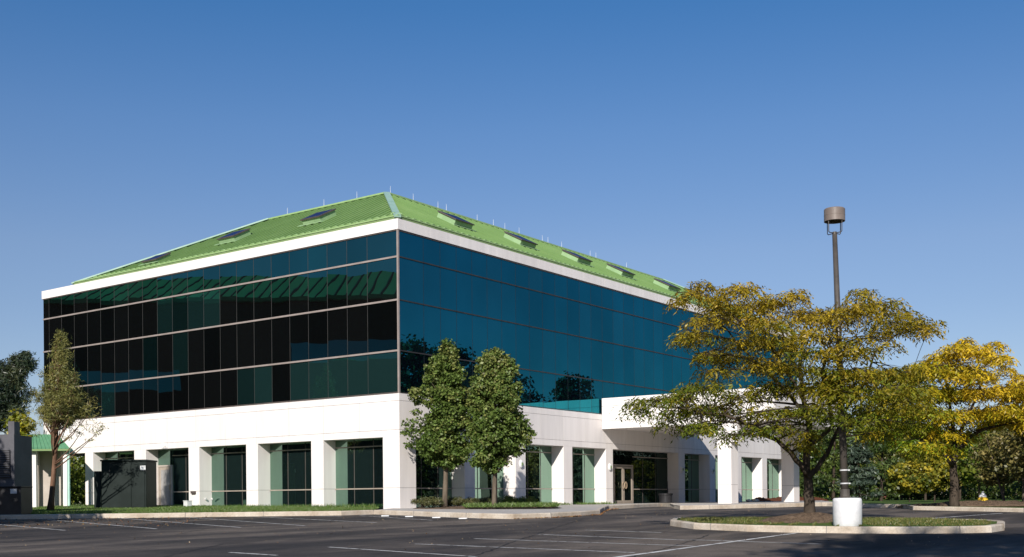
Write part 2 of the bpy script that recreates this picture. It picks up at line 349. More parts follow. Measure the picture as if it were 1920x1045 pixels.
def forest_tree(name, label, cat, base, h, w, pal, L, W, nclump, nleaf, bark='bark_d', leaf='leaf', conical=False, trunk_h=.25, trunk_r=None, group=None, multi=0):
    """free-standing tree with a crown of leaf clumps (no silhouette given)"""
    base = np.array(base, float); t = empty(name, base, label, cat, group); cl, tone = [], []
    for _ in range(nclump):
        u = RNG.random() ** (.75 if conical else .9); ang = RNG.random() * 6.283
        z = base[2] + h * (trunk_h + (1 - trunk_h) * u)
        if conical: R = w / 2 * (1 - u) ** .85 + .1; rho = R * RNG.random() ** .4
        else: R = w / 2 * math.sqrt(max(1 - ((u - .42) / .6) ** 2, .04)) * (.85 + .3 * math.sin(ang * 3 + h * 5) * .5); rho = R * RNG.random() ** .4
        c = (w * .13 if not conical else w * .09 + .1) * (.6 + .8 * RNG.random())
        if conical: z -= rho * .25
        cl.append((base[0] + rho * math.cos(ang), base[1] + rho * math.sin(ang), z, c * (1.25 if conical else 1.1), c * (.5 if conical else .8), nleaf * (.5 + RNG.random()))); tone.append(np.clip(RNG.random() * .8 + .2 * u, 0, 1))
    C, A, B, co = clump_leaves(cl, L, W, pal, .5 if conical else .2, tone)
    leaf_mesh('crown', C, A, B, co, M[leaf], t)
    mb = MB(); tr = trunk_r or h * .018
    top = base + np.array((RNG.normal() * .02 * h, RNG.normal() * .02 * h, h * .9))
    for s_ in range(max(multi, 1)):
        b0 = base + (RNG.normal(size=3) * (.35, .35, 0) if s_ else 0); tp = top + (RNG.normal(size=3) * (w * .2, w * .2, .3) if s_ else 0)
        pts = [b0 - (0, 0, .3)] + [b0 + (tp - b0) * q for q in np.linspace(.02, 1, 8)]
        mb.tube(pts, [tr * 1.3] + [tr * (1 - .85 * i / 7) for i in range(8)], 7)
    for i in RNG.permutation(nclump)[:14]:
        p = np.array(cl[i][:3]); q = float(np.clip((p[2] - base[2]) / (h * .9) - .15, .15, .9)); limb(mb, base + (top - base) * q, p, tr * .35, .015, -.04, .12, 5, 5)
    mb.build('trunk', M[bark], t, True); return t

# ------------------------------------------------------------------ world, sun, camera
SUND = np.array((-1.65, -.73, 1.0)); SUND /= np.linalg.norm(SUND)      # towards the sun
w = bpy.data.worlds.new('World'); S.world = w; w.use_nodes = True; nt = w.node_tree; nt.nodes.clear()
sk = nt.nodes.new('ShaderNodeTexSky'); sk.sky_type = 'NISHITA'; sk.sun_disc = False
sk.sun_elevation = math.asin(SUND[2]); sk.sun_rotation = math.atan2(SUND[0], SUND[1]) % (2 * math.pi)
sk.altitude = 200.; sk.air_density = 1.0; sk.dust_density = .35; sk.ozone_density = 3.0
bg = nt.nodes.new('ShaderNodeBackground'); bg.inputs['Strength'].default_value = .088
wo = nt.nodes.new('ShaderNodeOutputWorld'); tc = nt.nodes.new('ShaderNodeTexCoord'); sx = nt.nodes.new('ShaderNodeSeparateXYZ'); nt.links.new(tc.outputs['Generated'], sx.inputs[0])
tr = ramp(nt, sx.outputs['Z'], [(.0, (.74, .67, .74)), (.16, (.76, .73, .80)), (.21, (.79, .77, .84)), (.308, (.62, .77, .93)), (.40, (.38, .71, .96)), (.75, (.36, .68, .98))])
mxw = N(nt, 'ShaderNodeMix', data_type='RGBA', blend_type='MULTIPLY'); mxw.inputs[0].default_value = 1.
nt.links.new(sk.outputs[0], mxw.inputs[6]); nt.links.new(tr.outputs['Color'], mxw.inputs[7])
nt.links.new(mxw.outputs[2], bg.inputs[0]); nt.links.new(bg.outputs[0], wo.inputs[0])
sl = bpy.data.lights.new('sun', 'SUN'); sl.energy = 4.6; sl.angle = R_(.53); sl.color = (1., .945, .87)
so = bpy.data.objects.new('sun', sl); COL.objects.link(so); so.rotation_euler = Vector(SUND).to_track_quat('Z', 'Y').to_euler(); so.location = (-60, -40, 60)
cd = bpy.data.cameras.new('camera'); co_ = bpy.data.objects.new('camera', cd); COL.objects.link(co_)
c_, s_ = math.cos(ROLL), math.sin(ROLL); RC = c_ * RT - s_ * UP; UC = s_ * RT + c_ * UP
co_.matrix_world = Matrix(((RC[0], UC[0], -V[0], CAM[0]), (RC[1], UC[1], -V[1], CAM[1]), (RC[2], UC[2], -V[2], CAM[2]), (0, 0, 0, 1)))
cd.sensor_fit = 'HORIZONTAL'; cd.sensor_width = 36.; cd.lens = F / 1920 * 36; cd.shift_y = (PY - 522.5) / 1920; cd.clip_end = 6000.; cd.clip_start = .1
S.camera = co_
S.view_settings.view_transform = 'Standard'; S.view_settings.look = 'None'; S.view_settings.gamma = 1.; S.view_settings.exposure = .36
S.render.engine = 'CYCLES'; S.cycles.max_bounces = 8; S.cycles.diffuse_bounces = 3; S.cycles.glossy_bounces = 4

# ------------------------------------------------------------------ ground
def grid_sheet(ds, rs, zf):
    mb = MB(); n = len(rs); vs = [dr(d, r, zf(d, r)) for d in ds for r in rs]
    mb.add(vs, [(i * n + j, i * n + j + 1, (i + 1) * n + j + 1, (i + 1) * n + j) for i in range(len(ds) - 1) for j in range(n - 1)]); return mb
ds = [-300, -150, -80, -40, -20, 0, 10, 20, 30, 40, 51, 60, 90, 140, 220, 400, 800, 1600, 4000]
rs = [-3500, -1500, -700, -300, -150, -80, -40, 0, 40, 80, 150, 300, 700, 1500, 3500]
tag(grid_sheet(ds, rs, lambda d, r: zA(max(d, -40)) - .25).build('ground', M['dryground'], None, True), kind='structure')
ds2 = [-30, -15, 0, 6, 12, 18, 24, 30, 36, 42, 48, 51, 56, 62, 70]; rs2 = [-70, -50, -35, -20, -10, 0, 10, 20, 35, 50, 70, 90]
tag(grid_sheet(ds2, rs2, lambda d, r: zA(d)).build('asphalt', M['asphalt'], None, True), kind='structure')

def dense(poly, step=.5):
    out = []
    for a, b in zip(poly[:-1], poly[1:]):
        a, b = np.array(a, float), np.array(b, float); k = max(1, int(np.linalg.norm(b - a) / step))
        out += [a + (b - a) * i / k for i in range(k)]
    return out + [np.array(poly[-1], float)]
def kerb(name, poly, m, w_=.15, h=.15, closed=False, cuts=3.0):
    """poly: points on the asphalt along the kerb's road side; the kerb lies on the left-hand side of travel"""
    P = [np.array(p, float) for p in poly]; n = len(P); mb = MB(); vs = []
    for i in range(n):
        a = P[(i - 1) % n] if (closed or i) else P[0]; b = P[(i + 1) % n] if (closed or i < n - 1) else P[-1]
        t = b - a; t[2] = 0; t /= max(np.linalg.norm(t), 1e-9); nr = np.array((-t[1], t[0], 0))
        z = P[i][2]; q = P[i]
        for off, zz in ((0, -.12), (.012, h - .03), (.035, h), (w_, h), (w_, -.12)):
            v = q + nr * off; v[2] = z + zz; vs.append(v)
    k = n if closed else n - 1
    fs = [(5 * i + j, 5 * ((i + 1) % n) + j, 5 * ((i + 1) % n) + j + 1, 5 * i + j + 1) for i in range(k) for j in range(4)]
    mb.add(vs, fs); o = mb.build(name, m, None, False); tag(o, kind='structure')
    jm = MB(); acc = 0.
    for i in range(1, n):
        acc += np.linalg.norm(P[i] - P[i - 1])
        if acc > 2.4 + 1.2 * ((i * 7) % 5) / 5:
            acc = 0.; t = P[i] - P[i - 1]; t[2] = 0; t /= np.linalg.norm(t); nr = np.array((-t[1], t[0], 0)); jm.obox(P[i] - nr * .003 - t * .007 - (0, 0, .05), t * .014, nr * (w_ + .004), (0, 0, h + .053))
    jm.build('kerb_joint', M['joint'], o); return o
def loft(name, front, back, m, zb, rows=10, kind='structure', bow=0.):
    vs = []; n = len(front)
    for j in range(rows + 1):
        t = j / rows
        for a, b in zip(front, back): 
            p = np.array(a) * (1 - t) + np.array(b) * t; p[2] += bow * math.sin(math.pi * t); vs.append(p)
    mb = MB(); mb.add(vs, [(j * n + i, j * n + i + 1, (j + 1) * n + i + 1, (j + 1) * n + i) for j in range(rows) for i in range(n - 1)])
    o = mb.build(name, m, None, True); tag(o, kind=kind); return o
KH = .17
fl_px = [(-1200, 986), (-500, 978.5), (0, 974.5), (200, 972), (420, 969.3), (640, 966.7), (700, 964.7)]
LF = dense([on_asphalt(*p) for p in fl_px], 1.2)
kerb('kerb', LF, M['kerb'], .16, KH)
def px_of(p):
    q = np.array(p) - CAM; d = q @ V; u, v = F * (q @ RT) / d, -F * q[2] / d; return PX + u * math.cos(ROLL) + v * math.sin(ROLL), PY + v * math.cos(ROLL) - u * math.sin(ROLL)
def zlawn(y): return float(np.interp(y, [0, 3, 8, 14, 22, 40], [-.02, .0, .06, .12, .19, .2]))
fr, bk = [], []
for p in LF:
    x = px_of(p)[0]; f = p.copy(); f[2] += KH - .012; fr.append(f)
    if x > 90: y = max(on_Y(min(x, 752), 940)[1], -.02)
    else: y = 25.9 + (90 - x) * .09
    b = np.array((.35, y, zlawn(y))); 
    if x <= 90: b[0] = .35 + (90 - x) * .05
    bk.append(b)
LAWN_F, LAWN_B = fr, bk
loft('lawn', [f + np.array((.0, 0, 0)) + .15 * np.array((V[0], V[1], 0)) for f in fr], bk, M['grass'], 0, 12)
# pavement before the right-hand facade
pv_px = [(700, 964.7), (752, 966.5), (800, 968.6), (900, 972.2), (963, 973.6), (1033, 971.2), (1090, 968), (1125, 965.4), (1131, 960.5), (1142, 955.6), (1190, 952.8), (1240, 950.3), (1256, 950.8), (1264, 954), (1275, 956), (1330, 955), (1400, 953.2), (1470, 951.3), (1541, 949.4), (1580, 949.8)]
PV = dense([on_asphalt(*p) for p in pv_px], .8)
kerb('kerb', PV, M['kerb'], .16, KH)
fr, bk = [], []
for p in PV:
    x = px_of(p)[0]; f = p + .14 * V; f[2] += KH - .008; fr.append(f)
    X = float(np.interp(x, [700, 752, 780, 900, 1000, 1130, 1250, 1350, 1400, 1450, 1500, 1580], [0.05, .1, 1.0, 5.4, 9.6, 16.0, 23.2, 30.2, 34.1, 38.5, 43.2, 48.]))
    bk.append(np.array((X, .35, float(np.interp(X, [0, 15, 43], [-.01, .02, .05])))))
PAVE_F, PAVE_B = fr, bk
loft('pavement', fr, bk, M['walk'], 0, 8)
# verge and lawn on the far right
vg_px = [(1541, 949.2), (1616, 951.5), (1690, 952.8), (1702, 954.5), (1712, 956.6), (1800, 958.3), (1920, 961), (2200, 968)]
VG = dense([on_asphalt(*p) for p in vg_px], 1.2)
kerb('kerb', VG, M['kerb'], .16, .15)
fr = []; bk = []
for p in VG:
    f = p + .14 * V; f[2] += .138; fr.append(f); x = px_of(p)[0]
    b = dr(230, (x - 960) / F * 230 - 20, .12); bk.append(b)
loft('verge', fr, bk, M['grass'], 0, 24)
# mulch bed with the yellow tree and the hydrant
def mound(name, c, a, b, h, m, rot=0., n=14, kind='structure', zb=None, rough=.03):
    """low oval heap"""
    vs = [(c[0], c[1], c[2] + h)]; fs = []
    for i in range(1, n + 1):
        t = i / n
        for j in range(28):
            an = 2 * math.pi * j / 28; x, y = a * t * math.cos(an), b * t * math.sin(an)
            z = h * math.cos(t * math.pi / 2) ** 1.3 + RNG.normal() * rough * (t < .97) - (.03 if t > .97 else 0)
            vs.append((c[0] + x * math.cos(rot) - y * math.sin(rot), c[1] + x * math.sin(rot) + y * math.cos(rot), c[2] + z))
    fs += [(0, 1 + j, 1 + (j + 1) % 28) for j in range(28)]
    fs += [(1 + (i - 1) * 28 + j, 1 + i * 28 + j, 1 + i * 28 + (j + 1) % 28, 1 + (i - 1) * 28 + (j + 1) % 28) for i in range(1, n) for j in range(28)]
    mb = MB().add(vs, fs); return tag(mb.build(name, m, None, True), kind=kind)
pm = dr(45.9, 19.2, zA(45.9) + .09)
mound('mulch_bed', pm, 3.5, 1.5, .17, M['mulch'], math.atan2(RT[1], RT[0]) - .12)

# planted island
isl_f = [(1256, 986), (1300, 992.5), (1400, 997), (1500, 999.3), (1600, 1000.5), (1700, 1001), (1800, 1000.3), (1860, 998.8), (1884, 995)]
isl_b = [(1884, 988.5), (1840, 985), (1740, 983.2), (1600, 982.4), (1480, 982), (1380, 981), (1300, 980), (1262, 980.4)]
IS = dense([on_asphalt(*p) for p in isl_f + isl_b] + [on_asphalt(*isl_f[0])], .5)[:-1]
kerb('kerb', IS, M['kerb'], .17, .155, True)
cen = np.mean(IS, axis=0); vs = []; rings = 8
for j in range(rings + 1):
    t = j / rings
    for p in IS:
        q = cen + (p - cen) * (1 - .035) * t; q[2] = zAp(q[0], q[1]) + .135 + .05 * (1 - t * t); vs.append(q)
n = len(IS)
mb = MB().add(vs, [(j * n + i, (j + 1) * n + i, (j + 1) * n + (i + 1) % n, j * n + (i + 1) % n) for j in range(rings) for i in range(n)])
tag(mb.build('island_turf', M['grass'], None, True), kind='structure')
ISLC = cen

# painted stall lines
def stripe(px0, py0, px1, py1, w_=.10, name='parking_line'):
    a, b = on_asphalt(px0, py0), on_asphalt(px1, py1); t = b - a; L = np.linalg.norm(t[:2]); t = t / L; nr = np.array((-t[1], t[0], 0)); k = max(2, int(L / .8)); vs = []
    for i in range(k + 1):
        p = a + t * L * i / k
        for s_ in (-1, 1):
            q = p + nr * s_ * w_ / 2 * (1 + .12 * RNG.normal()); q[2] = zAp(q[0], q[1]) + .006; vs.append(q)
    mb = MB().add(vs, [(2 * i, 2 * i + 2, 2 * i + 3, 2 * i + 1) for i in range(k)])
    return tag(mb.build(name, M['paint'], None), kind='structure')
for l in [(-120, 973.5, 121, 995), (66, 972.8, 294, 992.2), (219, 971.6, 452, 989.6), (350, 970.3, 571, 986.2), (476, 969.3, 705, 980.5), (583, 968, 640, 969.3), (617, 1026.5, 893, 1044.6), (778, 1020.5, 1190, 1037), (890, 1010.6, 1300, 1024.5), (1008, 1002.5, 1290, 1013.6), (1098, 994.5, 1240, 999.2),
          (430, 1036.5, 520, 1042), (677, 965.6, 900, 972.9), (675, 967.5, 810, 976.0), (1290, 957.8, 1340, 956.4), (1290, 1012.5, 1540, 1021)]:
    stripe(*l, w_=.085)
def crack(pts, w_=.03):
    P = dense([on_asphalt(*p) for p in pts], .25); vs = []
    for i, p in enumerate(P):
        t = P[min(i + 1, len(P) - 1)] - P[max(i - 1, 0)]; t /= np.linalg.norm(t); nr = np.array((-t[1], t[0], 0)); o_ = nr * RNG.normal() * .025
        for s_ in (-1, 1): q = p + o_ + nr * s_ * w_ * (.3 + .5 * RNG.random()); q[2] = zAp(q[0], q[1]) + .004; vs.append(q)
    tag(MB().add(vs, [(2 * i, 2 * i + 2, 2 * i + 3, 2 * i + 1) for i in range(len(P) - 1)]).build('asphalt_crack', M['tar'], None), kind='structure')
for c_ in ([(1660, 1046), (1740, 1026), (1790, 1016), (1860, 1004), (1890, 998)], [(300, 1046), (420, 1020), (520, 1011), (700, 1005), (850, 1000)], [(880, 1046), (960, 1018), (1040, 990), (1090, 975)], [(1330, 1003), (1280, 1020), (1180, 1046)], [(0, 1018), (160, 1010), (330, 1003), (420, 985)]): crack(c_)
stripe(1150, 1046.5, 1512, 997.6, .12); stripe(1690, 978.5, 1760, 971.5, .11); stripe(1760, 971.5, 1880, 962.8, .11)
for px, py in ((722, 967.2), (767, 968.4), (818, 970.3), (868, 972)):
    p = on_asphalt(px, py + 1.2); mb = MB(); mb.obox(p - .14 * RT + (0, 0, -.01), .28 * RT, .10 * V, (0, 0, .045)); o = mb.build('kerb_marker', M['whitepaint'], None, bevel=.01)
    tag(o, 'small white block lying at the foot of the pavement kerb', 'kerb marker', 'white blocks along the kerb')

# ------------------------------------------------------------------ the office building
LX, LY = 43.1, 26.35
ZB, ZT, M3, M2, M1, GT, FT = 2.98, 4.78, 6.57, 8.69, 10.49, 11.62, 12.06
OB = empty('office_building', (0, 0, 0), 'three-storey office block with dark mirror glass, white concrete base and green hipped metal roof', 'building')
core = MB(); core.box(.9, LX - .4, .9, 22.3, -.3, 4.6); core.box(.2, LX - .2, .2, LY - .2, 4.3, 11.9); core.build('inner_wall', M['dark'], OB)

def panelled(name, face, a0, a1, z0, z1, hz, vstep, thick=.7, lap=0., mirror=None):
    """concrete band with real open joints; face 'X' runs along x at y=0, 'Y' runs along y at x=0"""
    mb = MB(); back = MB(); g = .007
    zs = [z0] + list(hz) + [z1]; n = max(1, round((a1 - a0) / vstep)); st = [a0 + (a1 - a0) * i / n for i in range(n + 1)]
    for i in range(n):
        for z_a, z_b in zip(zs[:-1], zs[1:]):
            p, q = st[i] + g, st[i + 1] - g; za, zb = z_a + (g if z_a > z0 else 0), z_b - (g if z_b < z1 else 0)
            if i == 0: p = a0 - lap
            if face == 'X': mb.box(p, q, -.02, .06, za, zb)
            else: mb.box(-.02, .06, p, q, za, zb)
    o = mb.build(name, M['white'], OB)
    if face == 'X': back.box(a0 + .01, a1 - .01, .06, thick, z0 + .004, z1 - .004)
    else: back.box(.06, thick, a0 + .07, a1 - .01, z0 + .004, z1 - .004)
    back.build('band_core', M['white'], o); j = MB()
    if face == 'X': j.box(a0 + .02, a1 - .02, .012, .0595, z0 + .01, z1 - .01)
    else: j.box(.012, .0595, a0 + .08, a1 - .02, z0 + .01, z1 - .01)
    j.build('joint', M['joint'], o); return o
panelled('base_band', 'X', 0, LX, ZB, ZT, (3.27, 4.48), 2.06, lap=.02)
panelled('base_band', 'Y', .062, LY, ZB, ZT, (3.27, 4.48), 2.13)
panelled('fascia', 'X', 0, LX, GT, FT, (), 2.06, .3, lap=.02)
panelled('fascia', 'Y', .062, LY, GT, FT, (), 40., .3)
mb = MB(); mb.box(-.02, LX, LY, LY + .05, GT, FT); mb.box(LX, LX + .05, -.02, LY + .05, GT, FT); mb.box(.7, LX, LY - .06, LY - .001, ZB, ZT); mb.box(LX - .06, LX, .7, LY - .06, ZB, ZT - .004); mb.build('fascia', M['white'], OB)
# roof deck behind fascias, metal hipped roof
mb = MB(); mb.box(.3, LX - .02, .3, LY - .02, FT - .25, FT - .06); mb.build('roof_deck', M['soffit'], OB)
E0, EZ, TI, TZ = .12, 12.13, 7.15, 15.8
EX, EY = LX - .15, 23.45
roof = MB(); th = .05
A0, B0, C0, D0 = (E0, E0, EZ), (EX, E0, EZ), (EX, EY, EZ), (E0, EY, EZ)
A1, B1, C1, D1 = (TI, TI, TZ), (EX - 7.0, TI, TZ), (EX - 7.0, EY - 7.6, TZ), (TI, EY - 7.6, TZ)
roof.quad(A0, B0, B1, A1); roof.quad(B0, C0, C1, B1); roof.quad(C0, D0, D1, C1); roof.quad(D0, A0, A1, D1); roof.quad(A1, B1, C1, D1)
def seam(p, q, nrm, w=.035, h=.05):
    p, q, nrm = np.array(p), np.array(q), np.array(nrm); t = q - p; s = np.cross(nrm, t); s /= np.linalg.norm(s); roof.obox(p - s * w / 2 - nrm * .01, s * w, t, nrm * (h + .01))
sl_ = (TZ - EZ) / (TI - E0); nL = np.array((-sl_, 0, 1)) / math.hypot(sl_, 1); nR = np.array((0, -sl_, 1)) / math.hypot(sl_, 1)
y = E0 + .42
while y < EY - .2:
    if y < TI: f = (y - E0) / (TI - E0)
    elif y > D1[1]: f = (EY - y) / (EY - D1[1])
    else: f = 1
    if f > .04: seam((E0, y, EZ), (E0 + (TI - E0) * f, y, EZ + (TZ - EZ) * f), nL)
    y += .5
x = E0 + .42
while x < EX - .2:
    if x < TI: f = (x - E0) / (TI - E0)
    elif x > B1[0]: f = (EX - x) / (EX - B1[0])
    else: f = 1
    if f > .04: seam((x, E0, EZ), (x, E0 + (TI - E0) * f, EZ + (TZ - EZ) * f), nR)
    x += .5
RF = roof.build('roof', M['roof'], OB)
for p, q in ((A0, A1), (B0, B1), (D0, D1)):
    mb = MB(); p, q = np.array(p), np.array(q); t = (q - p) / np.linalg.norm(q - p); side = np.cross(t, (0, 0, 1)); side /= np.linalg.norm(side); up = np.cross(side, t)
    mb.obox(p - t * .12 - side * .15 + up * .03, side * .30, (q - p) + t * .1, up * .07); mb.build('hip_cap', M['hip'], RF)
for p, q in ((A1, B1), (A1, D1)):
    mb = MB(); p, q = np.array(p), np.array(q); t = q - p; s = np.cross(t, (0, 0, 1)); s /= np.linalg.norm(s); mb.obox(p - s * .09 + (0, 0, .005), s * .18, t, (0, 0, .08)); mb.build('ridge_flashing', M['roofedge'], RF)
# eave: soffit-coloured fascia board, gutter lip, row of snow guards
mb = MB(); mb.box(.06, EX, .04, .10, FT + .003, FT + .10); mb.box(.04, .10, .1, EY, FT + .003, FT + .10); mb.build('eave_board', M['soffit'], RF)
mb = MB(); mb.box(.02, .115, .115, EY, FT + .12, FT + .175); mb.box(.02, EX, .02, .115, FT + .12, FT + .175); mb.build('gutter', M['roofedge'], RF)
for sd_ in 'LR':                                                       # one notched rail along each eave
    n_ = int((22.9 if sd_ == 'L' else 42.5) / .14); vs = []; nn_ = nL if sd_ == 'L' else nR
    for i in range(n_ + 1):
        q = E0 + .25 + .14 * i; hh = .085 if i % 3 else .02
        o_ = np.array((E0 + .55, q, EZ + .55 * sl_)) if sd_ == 'L' else np.array((q, E0 + .55, EZ + .55 * sl_))
        w_ = np.array((.06, 0, .06 * sl_)) if sd_ == 'L' else np.array((0, .06, .06 * sl_))
        vs += [o_ - nn_ * .01, o_ + nn_ * hh, o_ + w_ + nn_ * hh, o_ + w_ - nn_ * .01]
    MB().add(vs, [(4 * i + j, 4 * i + j + 1, 4 * i + j + 5, 4 * i + j + 4) for i in range(n_) for j in range(3)] + [(0, 1, 2, 3), (4 * n_ + 3, 4 * n_ + 2, 4 * n_ + 1, 4 * n_)]).build('snow_guard', M['roofedge'], RF)
def roof_hit(px, py, side):
    d = ray(px, py); n = nL if side == 'L' else nR; o = np.array((E0, E0, EZ)); return CAM + d * (((o - CAM) @ n) / (d @ n))
def skylight(c, side):
    n = nL if side == 'L' else nR; run = np.array((0, 1., 0)) if side == 'L' else np.array((1., 0, 0)); upd = np.cross(n, run); upd *= np.sign(upd[2]); c = np.array(c)
    Wd, Hd, T = (1.2, 1.15, .26) if side == 'L' and c[1] < 17 else (1.15, .95, .14) if side == 'L' else (1.35, 1.2, .28)
    mb = MB(); mb.obox(c - run * Wd / 2 - upd * Hd / 2 - n * .02, run * Wd, upd * Hd, n * (T + .02)); mb.obox(c - run * (Wd / 2 + .22) - upd * (Hd / 2 + .22) + n * .052, run * (Wd + .44), upd * .16, n * .02)
    o = mb.build('skylight', M['curb'], RF)
    f = MB(); f.obox(c - run * (Wd / 2 + .05) - upd * (Hd / 2 + .05) + n * (T + .002), run * (Wd + .10), upd * (Hd + .10), n * .06); fo = f.build('skylight_frame', M['bronzedk'], o)
    g = MB(); q = c + n * (T + .064); a, b = run * (Wd / 2 - .06), upd * (Hd / 2 - .06); g.quad(q - a - b, q + a - b, q + a + b, q - a + b); go = g.build('skylight_glass', M['sky_glass'], o)
    attr_faces(go, 'Pane', [(.01, .012, .025)])
p0 = roof_hit(602, 413, 'L'); p1 = roof_hit(445, 448, 'L'); p2 = roof_hit(303, 481, 'L'); print('SKY', p0, p1, p2); xm = (p0[0] + p1[0] + p2[0]) / 3
for p, xq in ((p0, 3.45), (p1, 3.2), (p2 + np.array((0, -.7, 0)), 1.9)): skylight((xq, p[1] + (xq - p[0]) * .35, EZ + (xq - E0) * sl_), 'L')
pr = [roof_hit(px, py, 'R') for px, py in ((848, 419), (972, 457), (1084, 492), (1162, 515), (1248, 541), (1312, 560))]
ym = float(np.median([p[1] for p in pr]))
for p in pr: skylight((p[0], ym, EZ + (ym - E0) * sl_), 'R')
mb = MB()
rods = [(TI + .3, TI, 0)] + [(TI, y, 0) for y in (9.2, 11.6, 14.4)] + [(x, TI, 0) for x in (9.2, 11.2, 11.9, 14.6, 16.1, 17.2, 18.6, 21.0, 21.6, 23.1, 26.4, 27.1, 31.)]
for x, y, _ in rods:
    r = MB(); r.tube([(x, y, TZ), (x, y, TZ + .45)], [.012, .006], 5); r.build('lightning_rod', M['rod'], RF)

# upper curtain walls, one glazed band per storey row
def pane_colour(dark=.75):
    u = RNG.random()
    if u < dark: return (.0015 + .002 * RNG.random(),) * 3
    k = .2 + .5 * RNG.random(); return (.006 * k, .018 * k, .018 * k)
rowsz = [(M1, GT), (M2, M1), (M3, M2), (ZT, M3)]
def cuts(first, step, end):
    o = [.05, first]; 
    while o[-1] + step < end - .3: o.append(o[-1] + step)
    return o + [end]
RSEAM = MB()
yc, xc = cuts(1.8, 1.2, LY), cuts(1.67, 1.12, LX)
teal = {(1, 10): .6, (1, 9): .7, (1, 11): .3, (1, 12): .5, (2, 11): .4, (3, 0): 1, (3, 1): 1, (3, 2): 1, (3, 3): 1, (3, 4): .9, (3, 6): .9, (3, 7): .5}
for side, cs in (('Y', yc), ('X', xc)):
    for ri, (za, zb) in enumerate(rowsz):
        g = MB(); cols = []
        for i, (a, b) in enumerate(zip(cs[:-1], cs[1:])):
            if side == 'Y': g.quad((.05, b, za), (.05, a, za), (.05, a, zb), (.05, b, zb))
            else: g.quad((a, .05, za), (b, .05, za), (b, .05, zb), (a, .05, zb))
            c = pane_colour(.95)
            if side == 'Y' and (ri, i) in teal: k = teal[(ri, i)] * .75; c = (.009 * k, .026 * k, .025 * k)
            if side == 'X': k = RNG.random() ** 2; c = (.001 + .002 * k, .002 + .006 * k, .004 + .007 * k)
            cols.append(c)
        go = g.build('window_band', M['gL'] if side == 'Y' else M['gU'], OB); attr_faces(go, 'Pane', cols)
        bright = side == 'Y'; hb = .075 if bright else .05
        for a in cs[1:-1]:
            if bright:
                f = MB(); f.box(.043, .06, a - .008, a + .008, za + hb / 2 + .002, zb - .04); f.build('mullion', M['bronzemid'], go)
            else: RSEAM.box(a - .008, a + .008, .046, .06, za + hb / 2 + .002, zb - .03)
        t = MB()
        if side == 'Y': t.box(.0, .06, .075, LY, za - hb / 2 + (.05 if ri == 3 else 0), za + hb / 2 + (.03 if ri == 3 else 0))
        else: t.box(.075, LX, .01, .06, za - hb / 2 + (.05 if ri == 3 else 0), za + hb / 2 + (.03 if ri == 3 else 0))
        t.build('transom', M['bronze'] if bright and ri < 3 else (M['bronzedk'] if bright else M['rail']), go)
tag(RSEAM.build('mullion', M['seam'], OB), kind='stuff')
mb = MB(); mb.box(-.006, .072, -.006, .072, ZT + .002, GT - .002); mb.build('corner_post', M['bronze'], OB)
mb = MB(); mb.box(.01, .058, .075, LY, GT - .05, GT - .003); mb.box(.075, LX, .012, .058, GT - .06, GT - .003); mb.build('head_rail', M['bronzedk'], OB)
mb = MB(); mb.box(.06, LX, LY - .02, LY, ZT, GT); mb.box(LX - .02, LX, .06, LY - .02, ZT, GT); mb.build('side_glazing', M['dark'], OB)

# ground floor columns
def column(x0, x1, y0, y1, zj=.84, z1=ZB - .003):
    mb = MB(); mb.box(x0, x1, y0, y1, -.4, zj - .007); mb.box(x0, x1, y0, y1, zj + .007, z1); o = mb.build('column', M['white'], OB)
    j = MB(); j.box(x0 + .012, x1 - .012, y0 + .012, y1 - .012, zj - .02, zj + .02); j.build('joint', M['joint'], o); return o
LCOL = [(4.45, 5.22), (8.73, 9.54), (12.94, 13.75), (17.13, 18.1), (21.67, 22.4), (25.5, 26.33)]
RCOL = [(4.3, 5.05), (8.2, 9.0), (12.32, 13.11), (16.4, 17.1), (24.6, 25.4), (28.7, 29.5), (32.6, 33.35), (36.65, 37.45), (41.2, 43.08)]
DEP = .72
column(-.02, 1.0, -.02, .92)
for a, b in LCOL: column(-.02, DEP, a, b)
for a, b in RCOL: column(a, b, -.02, DEP)

def shop_window(axis, a, b, mull, head=2.66, sill=.83, rail='tan', cols=None, z0=-.1, gm='gG'):
    g = MB(); cs = [a] + list(mull) + [b]; pc = []
    for p, q in zip(cs[:-1], cs[1:]):
        for za, zb in ((z0, sill), (sill, head), (head, ZB - .003)):
            if axis == 'Y': g.quad((DEP, q, za), (DEP, p, za), (DEP, p, zb), (DEP, q, zb))
            else: g.quad((p, DEP, za), (q, DEP, za), (q, DEP, zb), (p, DEP, zb))
            k = RNG.random(); pc.append((.003 + .004 * k, .006 + .008 * k, .006 + .007 * k))
    go = g.build('ground_window', M[gm], OB); attr_faces(go, 'Pane', pc)
    for z, h in ((sill, .05), (head, .05)):
        f = MB()
        if axis == 'Y': f.box(DEP - .04, DEP + .03, a + .002, b - .002, z - h / 2, z + h / 2)
        else: f.box(a + .002, b - .002, DEP - .04, DEP + .03, z - h / 2, z + h / 2)
        f.build('window_rail', M['tan'], go)
    if mull:
        v = MB()
        for m_ in mull:
            for za, zb in ((z0, sill - .03), (sill + .03, head - .03), (head + .03, ZB - .003)):
                if axis == 'Y': v.box(DEP - .015, DEP + .02, m_ - .014, m_ + .014, za, zb)
                else: v.box(m_ - .014, m_ + .014, DEP - .015, DEP + .02, za, zb)
        v.build('window_mullion', M['bronzedk'], go)
    return go
for a, b in ((1.0, 4.45), (5.22, 8.73), (9.54, 12.94)): shop_window('Y', a, b, (a + 1.15, a + 2.3))
shop_window('Y', 13.75, 15.95, (14.9,)); shop_window('Y', 18.1, 21.67, (19.3, 20.5))
